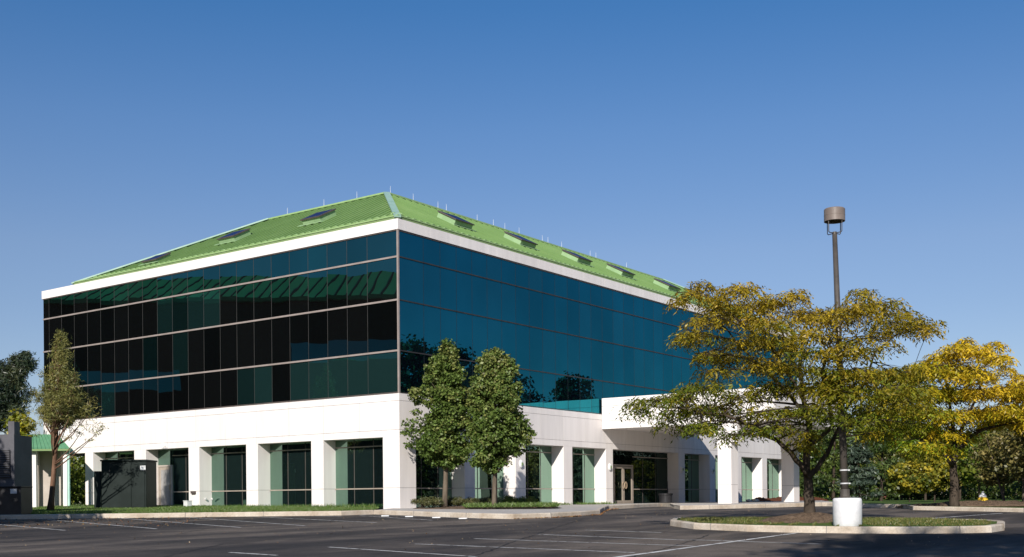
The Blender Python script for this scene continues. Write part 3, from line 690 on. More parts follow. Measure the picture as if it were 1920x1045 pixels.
for a, b in ((1.0, 4.3), (5.05, 8.2), (9.0, 12.32), (13.11, 16.4), (25.4, 28.7), (29.5, 32.6), (33.35, 36.65), (37.45, 41.2)): shop_window('X', a, b, (a + (b - a) * .36, a + (b - a) * .7))
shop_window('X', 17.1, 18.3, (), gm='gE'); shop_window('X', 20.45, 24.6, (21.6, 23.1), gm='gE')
# papers inside one window on the right facade
# side door in the left facade
sd = MB(); sd.box(DEP - .06, DEP + .04, 15.95, 16.04, -.1, 2.2); sd.box(DEP - .06, DEP + .04, 17.04, 17.13, -.1, 2.2); sd.box(DEP - .06, DEP + .04, 16.04, 17.04, 2.12, 2.2); sdo = sd.build('side_door', M['beige'], OB)
mb = MB(); mb.box(DEP - .02, DEP + .02, 16.045, 17.035, -.1, 2.115); mb.build('door_leaf', M['tan'], sdo)
mb = MB(); mb.box(DEP - .03, DEP - .0205, 16.19, 16.89, .12, 1.95); mb.build('door_panel', M['door_grey'], sdo)
mb = MB(); mb.tube([(DEP - .03, 16.12, .9), (DEP - .1, 16.12, .92), (DEP - .1, 16.12, 1.18), (DEP - .03, 16.12, 1.2)], .016, 6); mb.build('handle', M['brass'], sdo)
mb = MB(); mb.box(DEP - .01, DEP + .02, 15.96, 17.12, 2.21, ZB - .003); to = mb.build('door_transom', M['gG'], OB); attr_faces(to, 'Pane', [(.006, .014, .014)] * 6)
# main entrance: two glazed leaves
for k, (a, b) in enumerate(((18.36, 19.36), (19.39, 20.39))):
    f = MB(); y0, y1 = DEP - .05, DEP + .03
    f.box(a, a + .10, y0, y1, .0, 2.1); f.box(b - .10, b, y0, y1, .0, 2.1); f.box(a + .1, b - .1, y0, y1, .0, .2); f.box(a + .1, b - .1, y0, y1, 1.98, 2.1)
    do = f.build('entrance_door', M['tan'], OB)
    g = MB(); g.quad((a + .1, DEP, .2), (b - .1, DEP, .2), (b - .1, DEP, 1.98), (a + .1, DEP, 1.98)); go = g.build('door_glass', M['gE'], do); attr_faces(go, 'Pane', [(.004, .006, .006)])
    hx = b - .13 if k == 0 else a + .13
    h = MB(); ang = np.linspace(0, 2 * math.pi, 17); h.tube([(hx + (.0), DEP - .12 + .0 * t, 1.05 + .2 * math.sin(t)) if 0 else (hx + (-1 if k == 0 else 1) * (.11 * math.cos(t)), DEP - .12, 1.05 + .19 * math.sin(t)) for t in ang], .022, 6); h.build('handle', M['brass'], do)
mb = MB(); mb.box(18.28, 20.47, DEP - .05, DEP + .03, 2.13, 2.2); mb.box(18.28, 18.345, DEP - .05, DEP + .03, 0, 2.13); mb.box(20.405, 20.47, DEP - .05, DEP + .03, 0, 2.13); mb.build('entrance_frame', M['tan'], OB)
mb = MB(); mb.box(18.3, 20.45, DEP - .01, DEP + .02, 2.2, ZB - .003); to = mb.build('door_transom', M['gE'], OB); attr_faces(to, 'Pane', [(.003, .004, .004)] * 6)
# wall lights
def sconce(c, nrm):
    c, nrm = np.array(c, float), np.array(nrm, float); s = np.cross(nrm, (0, 0, 1)); mb = MB()
    for i in range(4):
        pass
    vs = []; 
    rings = ((0, 1.), (.03, 1.), (.06, .94), (.085, .7), (.095, .0))
    for dz, k in rings:
        for j in range(16):
            a = 2 * math.pi * j / 16; vs.append(c + nrm * dz + s * .13 * k * math.cos(a) + np.array((0, 0, 1)) * .20 * k * math.sin(a))
    mb.add(vs, [(i * 16 + j, i * 16 + (j + 1) % 16, (i + 1) * 16 + (j + 1) % 16, (i + 1) * 16 + j) for i in range(4) for j in range(16)])
    o = mb.build('wall_light', M['plate'], OB, True)
    b = MB(); b.obox(c + nrm * .088 - s * .05 - np.array((0, 0, .07)), s * .1, nrm * .03, (0, 0, .14)); b.build('lamp_body', M['soffit'], o)
for x in (8.6, 16.75, 25.0, 29.1): sconce((x, -.021, 2.0), (0, -1, 0))
# spigots and a small box on the left facade columns
for y, z in ((12.6, .45), (12.2, .45)):
    mb = MB(); mb.tube([(.32 + (12.6 - y), 12.94, z), (.32 + (12.6 - y), 12.86, z)], .045, 8); mb.build('wall_spigot', M['steel'], OB)
mb = MB(); mb.box(-.12, -.021, 13.2, 13.5, .72, .84); mb.build('wall_outlet', M['bronzedk'], OB)
# entrance canopy with its pillar
CX0, CX1, CY, CZ0, CZ1 = 16.0, 24.72, -9.75, 4.0, 5.63
mb = MB(); mb.box(CX0 + .06, CX1 - .06, CY + .06, -.025, CZ0 + .06, CZ1 - .05); 
for za, zb in ((CZ0, 4.42), (4.434, 5.20), (5.214, CZ1)):
    n = 5
    for i in range(n):
        y0, y1 = CY + (-CY - .03) * i / n, CY + (-CY - .03) * (i + 1) / n
        mb.box(CX0, CX0 + .055, y0 + .006, y1 - .006, za, zb); mb.box(CX1 - .055, CX1, y0 + .006, y1 - .006, za, zb)
    for i in range(6):
        x0, x1 = CX0 + .06 + (CX1 - CX0 - .12) * i / 6, CX0 + .06 + (CX1 - CX0 - .12) * (i + 1) / 6; mb.box(x0 + .006, x1 - .006, CY, CY + .055, za, zb)
cano = mb.build('entrance_canopy', M['white'], OB)
def pillar(x, y, z0, sx=.78, sy=.72):
    mb = MB(); mb.box(x, x + sx, y, y + sy, z0 - .6, .943); mb.box(x, x + sx, y, y + sy, .957, CZ0 + .055)
    for side, w_, zb in ((1, .75, 2.5), (-1, .32, 3.05)):                # curved haunch towards the building, short bracket to the front
        yb = y + sy - .002 if side == 1 else y + .002
        prof = [(yb, zb)] + [(yb + side * (w_ * (1 - math.cos(t)) if side == 1 else w_), zb + (4.03 - zb) * (math.sin(t) if side == 1 else (t / 1.57))) for t in np.linspace(.12 if side == 1 else 0., math.pi / 2, 10)] + [(yb, 4.03)]
        k = len(prof); vs = [(x + .02, p, q) for p, q in prof] + [(x + sx - .02, p, q) for p, q in prof]
        mb.add(vs, [tuple(range(k)), tuple(range(2 * k - 1, k - 1, -1))] + [(i, k + i, k + (i + 1) % k, (i + 1) % k) for i in range(k)])
    o = mb.build('pillar', M['white'], cano); jj = MB(); jj.box(x + .012, x + sx - .012, y + .012, y + sy - .012, .93, .97); jj.build('joint', M['joint'], o)
pillar(16.004, -7.45, .08); pillar(23.92, -7.45, .12)

# ------------------------------------------------------------------ covered walkway, enclosure, cabinets at the left
WK = at(95, 940, 58.5); wz = .15
wk = empty('covered_walkway', (WK[0], WK[1], wz), 'small covered walkway with a green hipped metal roof beside the left end of the office', 'walkway shelter')
c = np.array((WK[0], WK[1], 0)); rx, ry = RT, V
def wpt(px, z, dd=0.): p = at(px, 900, 58.5 + dd); p[2] = z; return p
e = [wpt(40, 3.08, -1), wpt(131, 3.08, -1), wpt(131, 3.08, 4), wpt(40, 3.08, 4)]; r1, r2 = wpt(46, 3.95, 1.2), wpt(107, 3.95, 1.2)
mb = MB(); mb.quad(e[0], e[1], r2, r1); mb.add([e[1], e[2], r2], [(0, 1, 2)]); mb.quad(e[2], e[3], r1, r2); mb.add([e[3], e[0], r1], [(0, 1, 2)])
nn = 12
for i in range(nn + 1):
    a = e[0] + (e[1] - e[0]) * i / nn; b = r1 + (r2 - r1) * i / nn; mb.tube([a + (0, 0, .02), b + (0, 0, .02)], .022, 4)
rfo = mb.build('roof', surf('weathered_green_roof', [(.3, (.10, .25, .13)), (.7, (.15, .33, .18))], 1.5, .5, .3), wk)
mb = MB(); mb.obox(e[0] - .03 * V - (0, 0, .1), e[1] - e[0], .06 * V, (0, 0, .095)); mb.obox(e[1] - .03 * RT - (0, 0, .1), e[2] - e[1], .06 * RT, (0, 0, .095)); mb.build('gutter', M['soffit'], rfo)
for px in (64, 122):
    p = wpt(px, wz - .3, -.7); mb = MB(); mb.obox(p - .10 * RT, .2 * RT, .2 * V, (0, 0, 3.3)); mb.build('post', M['white'], wk)
p = wpt(126.5, wz - .3, -.72); mb = MB(); mb.obox(p, .1 * RT, .12 * V, (0, 0, 3.25)); mb.build('downpipe', M['teal_post'], wk)
p = wpt(71, wz - .3, 1.2); mb = MB(); mb.obox(p, wpt(114, 0, 1.2) - wpt(71, 0, 1.2), .25 * V, (0, 0, 3.27)); mb.build('side_wall', M['beige'], wk)
p = wpt(66, wz - .3, .8); mb = MB(); mb.obox(p, .16 * RT, .16 * V, (0, 0, 3.27)); mb.build('post', M['beige'], wk)

EN = at(-40, 945, 43); EN[2] = 0
en = empty('louvred_enclosure', EN, 'grey louvred plant enclosure in shade at the left edge of the lawn', 'enclosure')
def ept(px, z, dd=0.): p = at(px, 900, 43 + dd); p[2] = z; return p
a, b = ept(-130, -.2), ept(27, -.2)
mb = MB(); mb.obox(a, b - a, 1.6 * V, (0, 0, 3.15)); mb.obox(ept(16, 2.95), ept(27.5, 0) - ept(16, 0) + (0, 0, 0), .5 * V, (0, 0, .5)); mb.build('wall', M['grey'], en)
lv = MB(); q0, q1 = ept(-60, 1.3, -.03), ept(19, 1.3, -.03)
lv.obox(q0 - .02 * V, q1 - q0, .045 * V, (0, 0, 1.05)); lo = lv.build('louvre', M['black'], en)
sl2 = MB()
for i in range(12): sl2.obox(q0 - .05 * V + (0, 0, .03 + .085 * i), q1 - q0, .028 * V, (0, 0, .035))
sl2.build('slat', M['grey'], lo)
DB = at(0, 945, 41); DB[2] = .0
db = empty('utility_box', DB, 'black utility box with a pale notice before the grey louvred enclosure', 'utility box')
def dpt(px, z, dd=0.): p = at(px, 900, 41 + dd); p[2] = z; return p
a, b = dpt(-70, -.15), dpt(39, -.15); mb = MB(); mb.obox(a, b - a, .9 * V, (0, 0, 1.05)); mb.build('body', M['black'], db, bevel=.02)
mb = MB(); mb.obox(a - .04 * V - .03 * RT + (0, 0, 1.052), b - a + .06 * RT, .98 * V, (0, 0, .05)); mb.build('lid', M['black'], db, bevel=.01)
mb = MB(); mb.obox(dpt(19, .68, -.012), dpt(31, 0) - dpt(19, 0), .01 * V, (0, 0, .17)); mb.build('notice', M['plate'], db)

TD = 51.; TF = at(230, 945, TD); TF[2] = .05
tf = empty('transformer_cabinet', TF, 'large dark green transformer cabinet standing on the lawn before the office', 'transformer')
def tpt(px, z, dd=0.): p = at(px, 900, TD + dd); p[2] = z; return p
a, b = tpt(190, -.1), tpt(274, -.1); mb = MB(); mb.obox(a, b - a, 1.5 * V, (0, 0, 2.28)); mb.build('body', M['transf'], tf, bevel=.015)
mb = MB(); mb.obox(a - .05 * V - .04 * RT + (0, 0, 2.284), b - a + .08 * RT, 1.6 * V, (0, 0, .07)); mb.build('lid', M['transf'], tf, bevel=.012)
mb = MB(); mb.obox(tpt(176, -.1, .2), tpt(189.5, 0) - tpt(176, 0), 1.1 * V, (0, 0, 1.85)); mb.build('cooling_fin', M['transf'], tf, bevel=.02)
for p0_, p1_ in ((200, 245.5), (247, 271)):
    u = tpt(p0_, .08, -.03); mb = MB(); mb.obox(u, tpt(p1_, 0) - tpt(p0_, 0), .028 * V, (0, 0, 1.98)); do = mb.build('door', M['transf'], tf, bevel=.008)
    if p0_ == 200: h = MB(); h.obox(tpt(205, 1.45, -.06), .03 * RT, .028 * V, (0, 0, .5)); h.build('handle', M['black'], do)
mb = MB(); mb.obox(tpt(263, 1.78, -.045), tpt(273, 0) - tpt(263, 0), .012 * V, (0, 0, .2)); mb.build('warning_plate', M['plate'], tf)
JB = at(352, 945, 53.5); JB[2] = .1
mb = MB(); mb.box(JB[0] - .14, JB[0] + .14, JB[1] - .14, JB[1] + .14, -.1, .36); mb.box(JB[0] - .16, JB[0] + .16, JB[1] - .16, JB[1] + .16, .365, .39)
tag(mb.build('junction_box', M['plate'], None, bevel=.01), 'small pale junction box on the lawn below the left facade column', 'junction box')
# dark planter bin by the entrance
p = at(1238, 944, 63); p = np.array((21.9, -.6, .02))
pb = empty('waste_bin', p, 'low black bin with an upright handle in the shaded entrance', 'waste bin')
mb = MB(); mb.lathe(p, [(.30, 0), (.36, .05), (.38, .45), (.42, .48), (.42, .55), (.36, .56)], 20); mb.build('body', M['black'], pb)
mb = MB(); mb.tube([p + (.25, 0, .3), p + (.25, 0, 1.25)], [.045, .02], 8); mb.build('handle', M['black'], pb)

# ------------------------------------------------------------------ lamp post on the island
LD = 25.95; lb = at(1589, 986, LD); lz = -.345
lp = empty('parking_lamp', (lb[0], lb[1], lz), 'leaning dark parking lot lamp with brown drum head on a white concrete base', 'street lamp')
base0 = np.array((lb[0], lb[1], lz)); mb = MB()
mb.lathe(base0, [(.30, -.1), (.305, .0), (.325, .03), (.326, .56), (.318, .61), (.29, .635), (.05, .64)], 40); mb.build('concrete_base', M['whitepaint'], lp, False)
for p in lp.children[0].data.polygons: p.use_smooth = len(p.vertices) == 4
top = at(1565, 440, LD + .1); b1 = base0 + (0, 0, .62) + (.0, 0, 0); bp = b1 - .05 * RT
mb = MB(); mb.tube([bp, bp + (top - bp) * .5, top], [.088, .074, .056], 14); mb.build('pole', M['pole'], lp, True)
mb = MB(); mb.lathe(bp, [(.16, 0), (.16, .03), (.11, .05), (.105, .22)], 16); mb.build('pole_foot', M['pole'], lp)
ax_ = (top - bp) / np.linalg.norm(top - bp)
for f_ in (.055, .105):
    q = bp + (top - bp) * f_; mb = MB(); mb.tube([q, q + ax_ * .03], .096, 14); mb.obox(q + .08 * RT - .02 * V, .05 * RT, .04 * V, (0, 0, .03)); mb.build('strap', M['steel'], lp)
hc = top + (0, 0, .30); mb = MB()
mb.lathe(hc, [(.215, .02), (.237, .0), (.237, .13), (.239, .135), (.239, .145), (.237, .15), (.237, .275), (.22, .292), (.0, .296)], 40); mb.build('lamp_head', M['lampdrum'], lp)
mb = MB(); mb.lathe(hc, [(.0, .012), (.21, .012), (.21, .019), (.0, .019)], 32); mb.build('lens', M['dark'], lp)
mb = MB(); mb.tube([top - ax_ * .12, top + ax_ * .06], .05, 12); mb.build('collar', M['pole'], lp)
for k in range(4):
    a = R_(35) + k * math.pi / 2; u = math.cos(a) * RT + math.sin(a) * V
    mb = MB(); mb.tube([top + u * .04 + (0, 0, .03), top + u * .185 + (0, 0, .03), top + u * .207 + (0, 0, .05), top + u * .21 + (0, 0, .31)], .011, 6); mb.build('bracket', M['pole'], lp)

# hydrant
hp = at(1843, 951, 46.5); hz = -.11
hy = empty('fire_hydrant', (hp[0], hp[1], hz), 'yellow fire hydrant with a white bonnet behind the mulch bed', 'fire hydrant')
h0 = np.array((hp[0], hp[1], hz)); mb = MB()
mb.lathe(h0, [(.15, -.2), (.15, .03), (.12, .05), (.115, .30), (.145, .32), (.145, .355), (.11, .36)], 20); mb.build('barrel', M['yellow'], hy, False)
mb = MB(); mb.lathe(h0, [(.148, .357), (.152, .38), (.135, .42), (.095, .48), (.05, .54), (.04, .58), (.022, .60)], 20); mb.build('bonnet', M['whitepaint'], hy)
for sgn in (-1, 1):
    mb = MB(); mb.tube([h0 + (0, 0, .27) + RT * sgn * .1, h0 + (0, 0, .27) + RT * sgn * .19], .05, 10); mb.build('outlet', M['yellow'], hy)
mb = MB(); mb.tube([h0 + (0, 0, .26) - V * .1, h0 + (0, 0, .26) - V * .2], .06, 10); mb.build('outlet', M['yellow'], hy)

# ------------------------------------------------------------------ neighbouring buildings (the first is seen as a reflection)
def neighbour():
    o = empty('neighbouring_office', (-25, 35, 0), 'dark brown brick office with a green metal roof standing opposite the left facade', 'building')
    t = np.array((.567, .824, 0)); nrm = np.array((.824, -.567, 0)); p = np.array((-30.7, 27.6, -.5)) - t * 16
    Lw = 56.; mb = MB(); mb.obox(p, t * Lw, -nrm * 22, (0, 0, 16.4)); mb.build('wall', M['nbrick'], o)
    for z, t0, tl in ((11.7, 12.5, 12.), (9.6, 33., 9.)): 
        g = MB(); g.obox(p + t * t0 + nrm * .005 + (0, 0, z), t * tl, nrm * .05, (0, 0, 1.5)); go = g.build('window_band', M['gU'], o); attr_faces(go, 'Pane', [(.002, .003, .004)] * 6)
    mb = MB(); mb.obox(p - t * .5 + nrm * .5 + (0, 0, 16.4), t * (Lw + 1), -nrm * 23, (0, 0, .3)); mb.build('eave', M['soffit'], o)
    r = MB(); a = p + (0, 0, 16.72) + nrm * .4; rise = np.array((0, 0, 2.9)) - nrm * 6.6
    r.quad(a, a + t * Lw, a + t * Lw + rise, a + rise); n2 = np.cross(t, rise); n2 /= np.linalg.norm(n2)
    r.quad(a + rise, a + t * Lw + rise, a + t * Lw - nrm * 22, a - nrm * 22)
    rs_ = MB()
    for i in range(int(Lw / .9)): rs_.obox(a + t * .9 * i, t * .13, rise, n2 * .03)
    rs_.build('roof_seam', M['nbrick'], o)
    r.build('roof', surf('bright_green_metal_roof', [(.3, (.24, .42, .17)), (.7, (.29, .48, .2))], .5, .5, .3), o)
neighbour()
hb_ = at(1640, 928, 112); hb_[2] = -.1
bh = empty('brick_house', hb_, 'low red brick house with a pale eave half hidden among the far trees', 'house')
mb = MB(); mb.obox(hb_ - 1.5 * RT, 3 * RT, 7 * V, (0, 0, 1.5)); mb.build('wall', M['brick'], bh)
mb = MB(); a = hb_ - 1.7 * RT - .4 * V + (0, 0, 1.5); mb.obox(a, 3.4 * RT, 7.8 * V, (0, 0, .22)); bo = mb.build('eave', M['whitepaint'], bh)
mb = MB(); a = a + (0, 0, .224); e4 = [a, a + 3.4 * RT, a + 3.4 * RT + 7.8 * V, a + 7.8 * V]; rr = [a + 1.2 * RT + 3.9 * V + (0, 0, .9), a + 2.2 * RT + 3.9 * V + (0, 0, .9)]
mb.quad(e4[0], e4[1], rr[1], rr[0]); mb.quad(e4[2], e4[3], rr[0], rr[1]); mb.add([e4[1], e4[2], rr[1]], [(0, 1, 2)]); mb.add([e4[3], e4[0], rr[0]], [(0, 1, 2)]); mb.build('roof', M['nbrick'], bh)

# ------------------------------------------------------------------ trees
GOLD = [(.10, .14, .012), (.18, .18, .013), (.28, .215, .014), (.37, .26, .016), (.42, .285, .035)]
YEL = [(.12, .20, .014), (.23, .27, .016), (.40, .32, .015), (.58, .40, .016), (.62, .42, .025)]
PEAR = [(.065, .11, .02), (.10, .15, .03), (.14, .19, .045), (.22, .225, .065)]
CON = [(.12, .13, .035), (.17, .165, .045), (.23, .205, .055), (.28, .24, .07)]
DPINE = [(.022, .035, .02), (.035, .052, .025), (.06, .07, .03), (.09, .085, .035)]
DKGR = [(.035, .06, .014), (.055, .09, .02), (.085, .12, .025), (.12, .14, .032)]
SHADE = [(.016, .03, .01), (.026, .044, .013), (.04, .058, .016), (.06, .07, .022)]
OLIVE = [(.08, .10, .018), (.13, .135, .024), (.18, .165, .03), (.24, .20, .04)]
BRN = [(.11, .115, .03), (.16, .15, .04), (.20, .17, .05), (.24, .19, .06)]
YGRN = [(.16, .19, .015), (.28, .26, .018), (.46, .36, .02), (.60, .42, .025)]
YG2 = [(.08, .11, .015), (.15, .16, .02), (.27, .235, .022), (.44, .34, .025)]
MIDG = [(.06, .10, .014), (.10, .15, .018), (.15, .19, .022), (.22, .22, .03)]

def locust(name, label, cat, base, d, limbs, clumps, pal, spread, nfr, tone_f, trunk_r, flen=.26, L=.12, W=.036, copies=2, bark='bark_g', front=None):
    base = np.array(base, float); t = empty(name, base, label, cat); cl, tone = [], []
    for (px, py, rx, ry) in clumps:
        for k in range(copies):
            dd = d + np.clip(spread * RNG.normal() * .5, -spread, spread) + (0 if k else -.2)
            if front and front[0] < px < front[1] and k == 0: dd = front[2] - .5 * RNG.random()
            p = at(px + (RNG.normal() * rx * .35 if k else 0), py + RNG.normal() * 3, dd); rxm, rzm = rx * d / F * 1.02, ry * d / F * .85
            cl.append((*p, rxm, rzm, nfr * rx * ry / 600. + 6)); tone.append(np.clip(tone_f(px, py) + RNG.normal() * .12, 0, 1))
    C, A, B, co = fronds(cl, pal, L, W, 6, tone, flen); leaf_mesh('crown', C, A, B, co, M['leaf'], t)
    mb = MB(); nodes = []
    for pts, r0, r1, dz in limbs:
        P = [at(px, py, d + dz * i / max(len(pts) - 1, 1)) for i, (px, py) in enumerate(pts)]
        fine = []
        for a, b in zip(P[:-1], P[1:]): fine += [a + (b - a) * q for q in (0, .33, .66)]
        fine.append(P[-1]); fine = [q + RNG.normal(size=3) * .015 * (0 < i < len(fine) - 1) for i, q in enumerate(fine)]
        rr = [r0 + (r1 - r0) * i / (len(fine) - 1) for i in range(len(fine))]; mb.tube(fine, rr, 9)
        nodes += [(q, r) for q, r in zip(fine, rr)][3:]
    NP = np.array([q for q, r in nodes])
    for c in cl:
        p = np.array(c[:3]); dist = np.linalg.norm(NP - p, axis=1) + .9 * np.abs(NP[:, 2] - p[2]) + 1.2 * np.maximum(NP[:, 2] - p[2] + .1, 0); i = int(np.argmin(dist)); q, r = nodes[i]
        pts = limb(mb, q, p, min(r * .6, .035), .008, .05, .12, 6, 5)
        for _ in range(4):
            u = RNG.normal(size=3); u[2] *= .25; u /= np.linalg.norm(u); e = p + u * np.array((c[3], c[3], c[4])) * .9; limb(mb, pts[3 + RNG.integers(0, 2)], e, .008, .004, .05, .15, 4, 4)
    mb.build('trunk', M[bark], t, True); return t

C1 = [(1290,548,28,10),(1320,535,24,13),(1275,562,14,7),(1345,560,28,12),(1385,545,40,15),(1360,577,45,14),(1420,572,35,16),(1450,562,28,18),(1490,552,22,15),(1440,600,50,18),(1380,600,50,13),(1330,592,35,9),(1308,606,28,7),
 (1300,625,28,8),(1277,637,15,6),(1330,640,32,9),(1345,662,32,8),(1320,666,16,7),(1400,637,45,13),(1460,642,45,15),(1520,585,45,17),(1560,592,45,16),(1600,577,42,19),(1610,548,20,10),(1650,572,40,15),(1690,592,40,15),(1640,607,50,13),(1720,606,32,11),(1743,621,14,9),(1540,625,50,15),(1600,640,28,10),(1640,628,30,6),
 (1380,672,50,11),(1350,697,38,9),(1440,682,50,15),(1480,690,45,10),(1540,690,40,13),(1590,700,40,15),(1640,695,45,12),(1690,697,48,15),(1625,655,26,6),(1665,652,16,6),
 (1190,767,20,9),(1210,752,24,10),(1240,747,28,12),(1275,747,30,11),(1300,732,35,11),(1335,722,40,11),(1270,772,35,11),(1310,767,40,13),(1250,792,20,7),(1290,802,28,9),(1330,802,32,10),(1350,762,40,13),(1390,737,40,11),(1380,782,34,11),(1365,815,20,8),(1410,806,32,9),(1430,772,42,13),(1440,722,45,12),(1480,732,45,13),(1490,772,42,13),(1470,800,32,10),(1530,722,45,15),(1540,762,42,14),(1580,742,45,17),(1570,782,36,12),(1620,732,45,15),(1640,762,40,13),(1680,732,50,17),(1700,762,42,14),(1625,792,26,9),(1670,792,38,11),(1640,808,28,7),(1490,655,36,10),(1540,660,40,12),(1585,665,34,10),(1560,725,40,12),(1610,700,36,12),(1500,835,16,12),(1515,810,22,9)]
tb = at(1517, 970, 28.2)
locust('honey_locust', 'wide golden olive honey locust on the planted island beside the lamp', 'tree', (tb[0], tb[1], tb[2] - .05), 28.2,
       [([(1518, 976), (1517, 940), (1515, 905), (1512, 880), (1518, 800), (1505, 740), (1500, 690), (1510, 620)], .155, .02, .4),
        ([(1513, 890), (1495, 862), (1455, 825), (1415, 800), (1360, 780), (1290, 768), (1220, 762)], .075, .012, -1.2),
        ([(1514, 895), (1540, 868), (1560, 835), (1572, 800), (1600, 780), (1660, 770)], .075, .012, .8),
        ([(1522, 832), (1560, 800), (1555, 760), (1540, 700), (1560, 640), (1600, 590)], .06, .012, -.6),
        ([(1518, 790), (1480, 740), (1430, 690), (1380, 640), (1330, 580)], .055, .01, .7),
        ([(1505, 745), (1450, 655), (1390, 605), (1330, 565), (1290, 550)], .04, .01, .3),
        ([(1505, 720), (1480, 660), (1465, 620), (1480, 575)], .04, .01, 1.),
        ([(1570, 790), (1620, 720), (1640, 660), (1700, 610)], .045, .01, 1.),
        ([(1600, 690), (1660, 700), (1710, 700)], .03, .01, -.5)],
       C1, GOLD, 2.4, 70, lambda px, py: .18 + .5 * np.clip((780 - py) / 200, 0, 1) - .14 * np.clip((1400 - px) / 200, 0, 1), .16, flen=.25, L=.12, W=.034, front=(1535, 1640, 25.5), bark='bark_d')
C2 = [(1790,650,22,12),(1770,668,30,14),(1812,640,12,8),(1840,657,28,12),(1866,645,12,7),(1872,672,24,10),(1760,692,40,16),(1722,682,28,12),(1800,692,40,16),(1832,702,40,14),(1692,702,40,16),(1662,702,32,14),(1886,692,11,7),(1702,737,50,16),(1752,732,50,18),(1802,737,45,16),(1852,732,40,14),(1890,727,30,12),(1912,742,25,14),(1662,742,30,14),(1682,772,45,16),(1732,772,45,16),(1782,777,40,14),(1832,772,45,14),(1882,767,40,14),(1917,782,20,10),(1865,792,36,7),(1712,802,45,12),(1762,812,45,14),(1800,812,28,10),(1742,837,34,12),(1780,842,24,10),(1692,827,28,9),(1912,702,12,7),(1932,722,30,14),(1952,762,40,18),(1942,792,30,10),(1650,780,30,12),(1640,805,22,9)]
tb2 = at(1790, 945, 44.5)
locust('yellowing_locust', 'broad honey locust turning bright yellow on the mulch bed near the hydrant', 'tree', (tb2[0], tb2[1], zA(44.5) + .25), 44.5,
       [([(1790, 955), (1789, 920), (1787, 880), (1786, 862), (1790, 820), (1780, 760), (1770, 690)], .205, .03, .5), ([(1786, 872), (1768, 850), (1740, 815), (1700, 780)], .10, .02, -1.2),
        ([(1787, 868), (1810, 828), (1840, 805), (1890, 795), (1940, 780)], .11, .02, .8), ([(1788, 835), (1815, 780), (1840, 720), (1850, 670)], .08, .015, -1.), ([(1790, 820), (1760, 770), (1720, 720)], .06, .015, 1.2)],
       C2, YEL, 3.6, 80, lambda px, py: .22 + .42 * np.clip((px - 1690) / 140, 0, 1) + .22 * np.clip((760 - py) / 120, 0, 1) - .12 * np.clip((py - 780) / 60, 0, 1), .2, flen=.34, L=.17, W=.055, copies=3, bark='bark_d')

PV1 = [(638, 833, 841), (655, 822, 856), (675, 808, 866), (700, 790, 872), (722, 780, 880), (738, 770, 886), (756, 776, 890), (775, 794, 892), (792, 790, 892), (812, 772, 890), (835, 768, 888), (855, 782, 885), (875, 822, 860)]
b1_ = np.array((*at(835, 944, 46.3)[:2], .05))
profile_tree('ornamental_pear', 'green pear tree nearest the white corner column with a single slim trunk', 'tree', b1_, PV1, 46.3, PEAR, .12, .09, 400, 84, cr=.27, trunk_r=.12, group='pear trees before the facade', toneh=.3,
             extra=[(765, 795, .3, .5), (785, 790, .3, .5), (775, 815, .35, .4), (790, 835, .35, .4), (768, 835, .25, .4), (800, 850, .3, .3), (780, 772, .25, .6), (812, 862, .3, .4), (772, 806, .25, .5), (760, 812, .2, .5)])
PV2 = [(660, 908, 938), (672, 896, 962), (690, 886, 968), (712, 880, 972), (740, 874, 978), (765, 868, 986), (790, 864, 996), (815, 864, 1002), (838, 866, 996), (856, 872, 975), (870, 884, 950), (882, 905, 940)]
b2_ = np.array((*at(928, 950, 45.6)[:2], .03))
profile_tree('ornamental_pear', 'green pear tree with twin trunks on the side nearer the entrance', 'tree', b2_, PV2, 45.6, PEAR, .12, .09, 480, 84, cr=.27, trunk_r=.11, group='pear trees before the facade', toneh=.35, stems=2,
             extra=[(948, 690, .3, .9), (962, 700, .25, .9), (900, 675, .2, .8), (992, 815, .3, .7)])
PC = [(618, 111, 118), (635, 101, 125), (655, 94, 134), (680, 82, 140), (700, 76, 150), (722, 66, 158), (745, 58, 168), (765, 56, 174), (785, 66, 168), (800, 86, 150)]
bc = np.array((*at(95, 944, 48)[:2], .12))
profile_tree('conifer', 'slender olive conifer with bare lower branches left of the office', 'tree', bc, PC, 48, CON, .16, .026, 400, 44, cr=.25, trunk_r=.13, bark='bark_r', leaf='needle', droop=.1, twigs=90,
             extra=[(155, 745, .3, .6), (165, 758, .3, .6), (60, 750, .3, .5), (55, 770, .3, .5), (75, 795, .25, .4), (120, 800, .25, .4), (178, 780, .3, .7), (150, 790, .25, .5), (195, 803, .18, .5), (180, 815, .18, .4), (52, 790, .25, .3), (150, 768, .3, .6), (172, 752, .3, .7), (178, 765, .3, .6), (165, 780, .3, .5), (160, 800, .25, .5), (185, 797, .25, .5), (172, 808, .2, .4), (140, 808, .25, .4), (188, 806, .2, .5), (168, 826, .18, .5), (150, 814, .2, .4), (60, 800, .25, .4), (85, 788, .3, .5), (105, 792, .3, .5), (130, 788, .3, .6), (145, 778, .3, .6), (112, 778, .35, .6), (90, 772, .35, .5), (70, 815, .2, .3), (128, 820, .2, .3)])
PD = [(662, 45, 60), (672, 22, 66), (690, -20, 70), (715, -70, 72), (745, -100, 74), (775, -110, 70), (800, -100, 45)]
bd = np.array((*at(-25, 944, 62)[:2], .1))
profile_tree('pine', 'dark pine cut off by the left edge of the picture', 'tree', bd, PD, 62, DPINE, .27, .045, 230, 110, cr=.5, trunk_r=.16, bark='bark_d', leaf='needle', extra=[(0, 680, .25, .1), (28, 672, .2, .1), (52, 664, .25, .1), (10, 690, .3, .3)])
PM = [(775, 15, 55), (800, 10, 70), (830, 5, 60), (870, 10, 45), (905, 15, 40)]
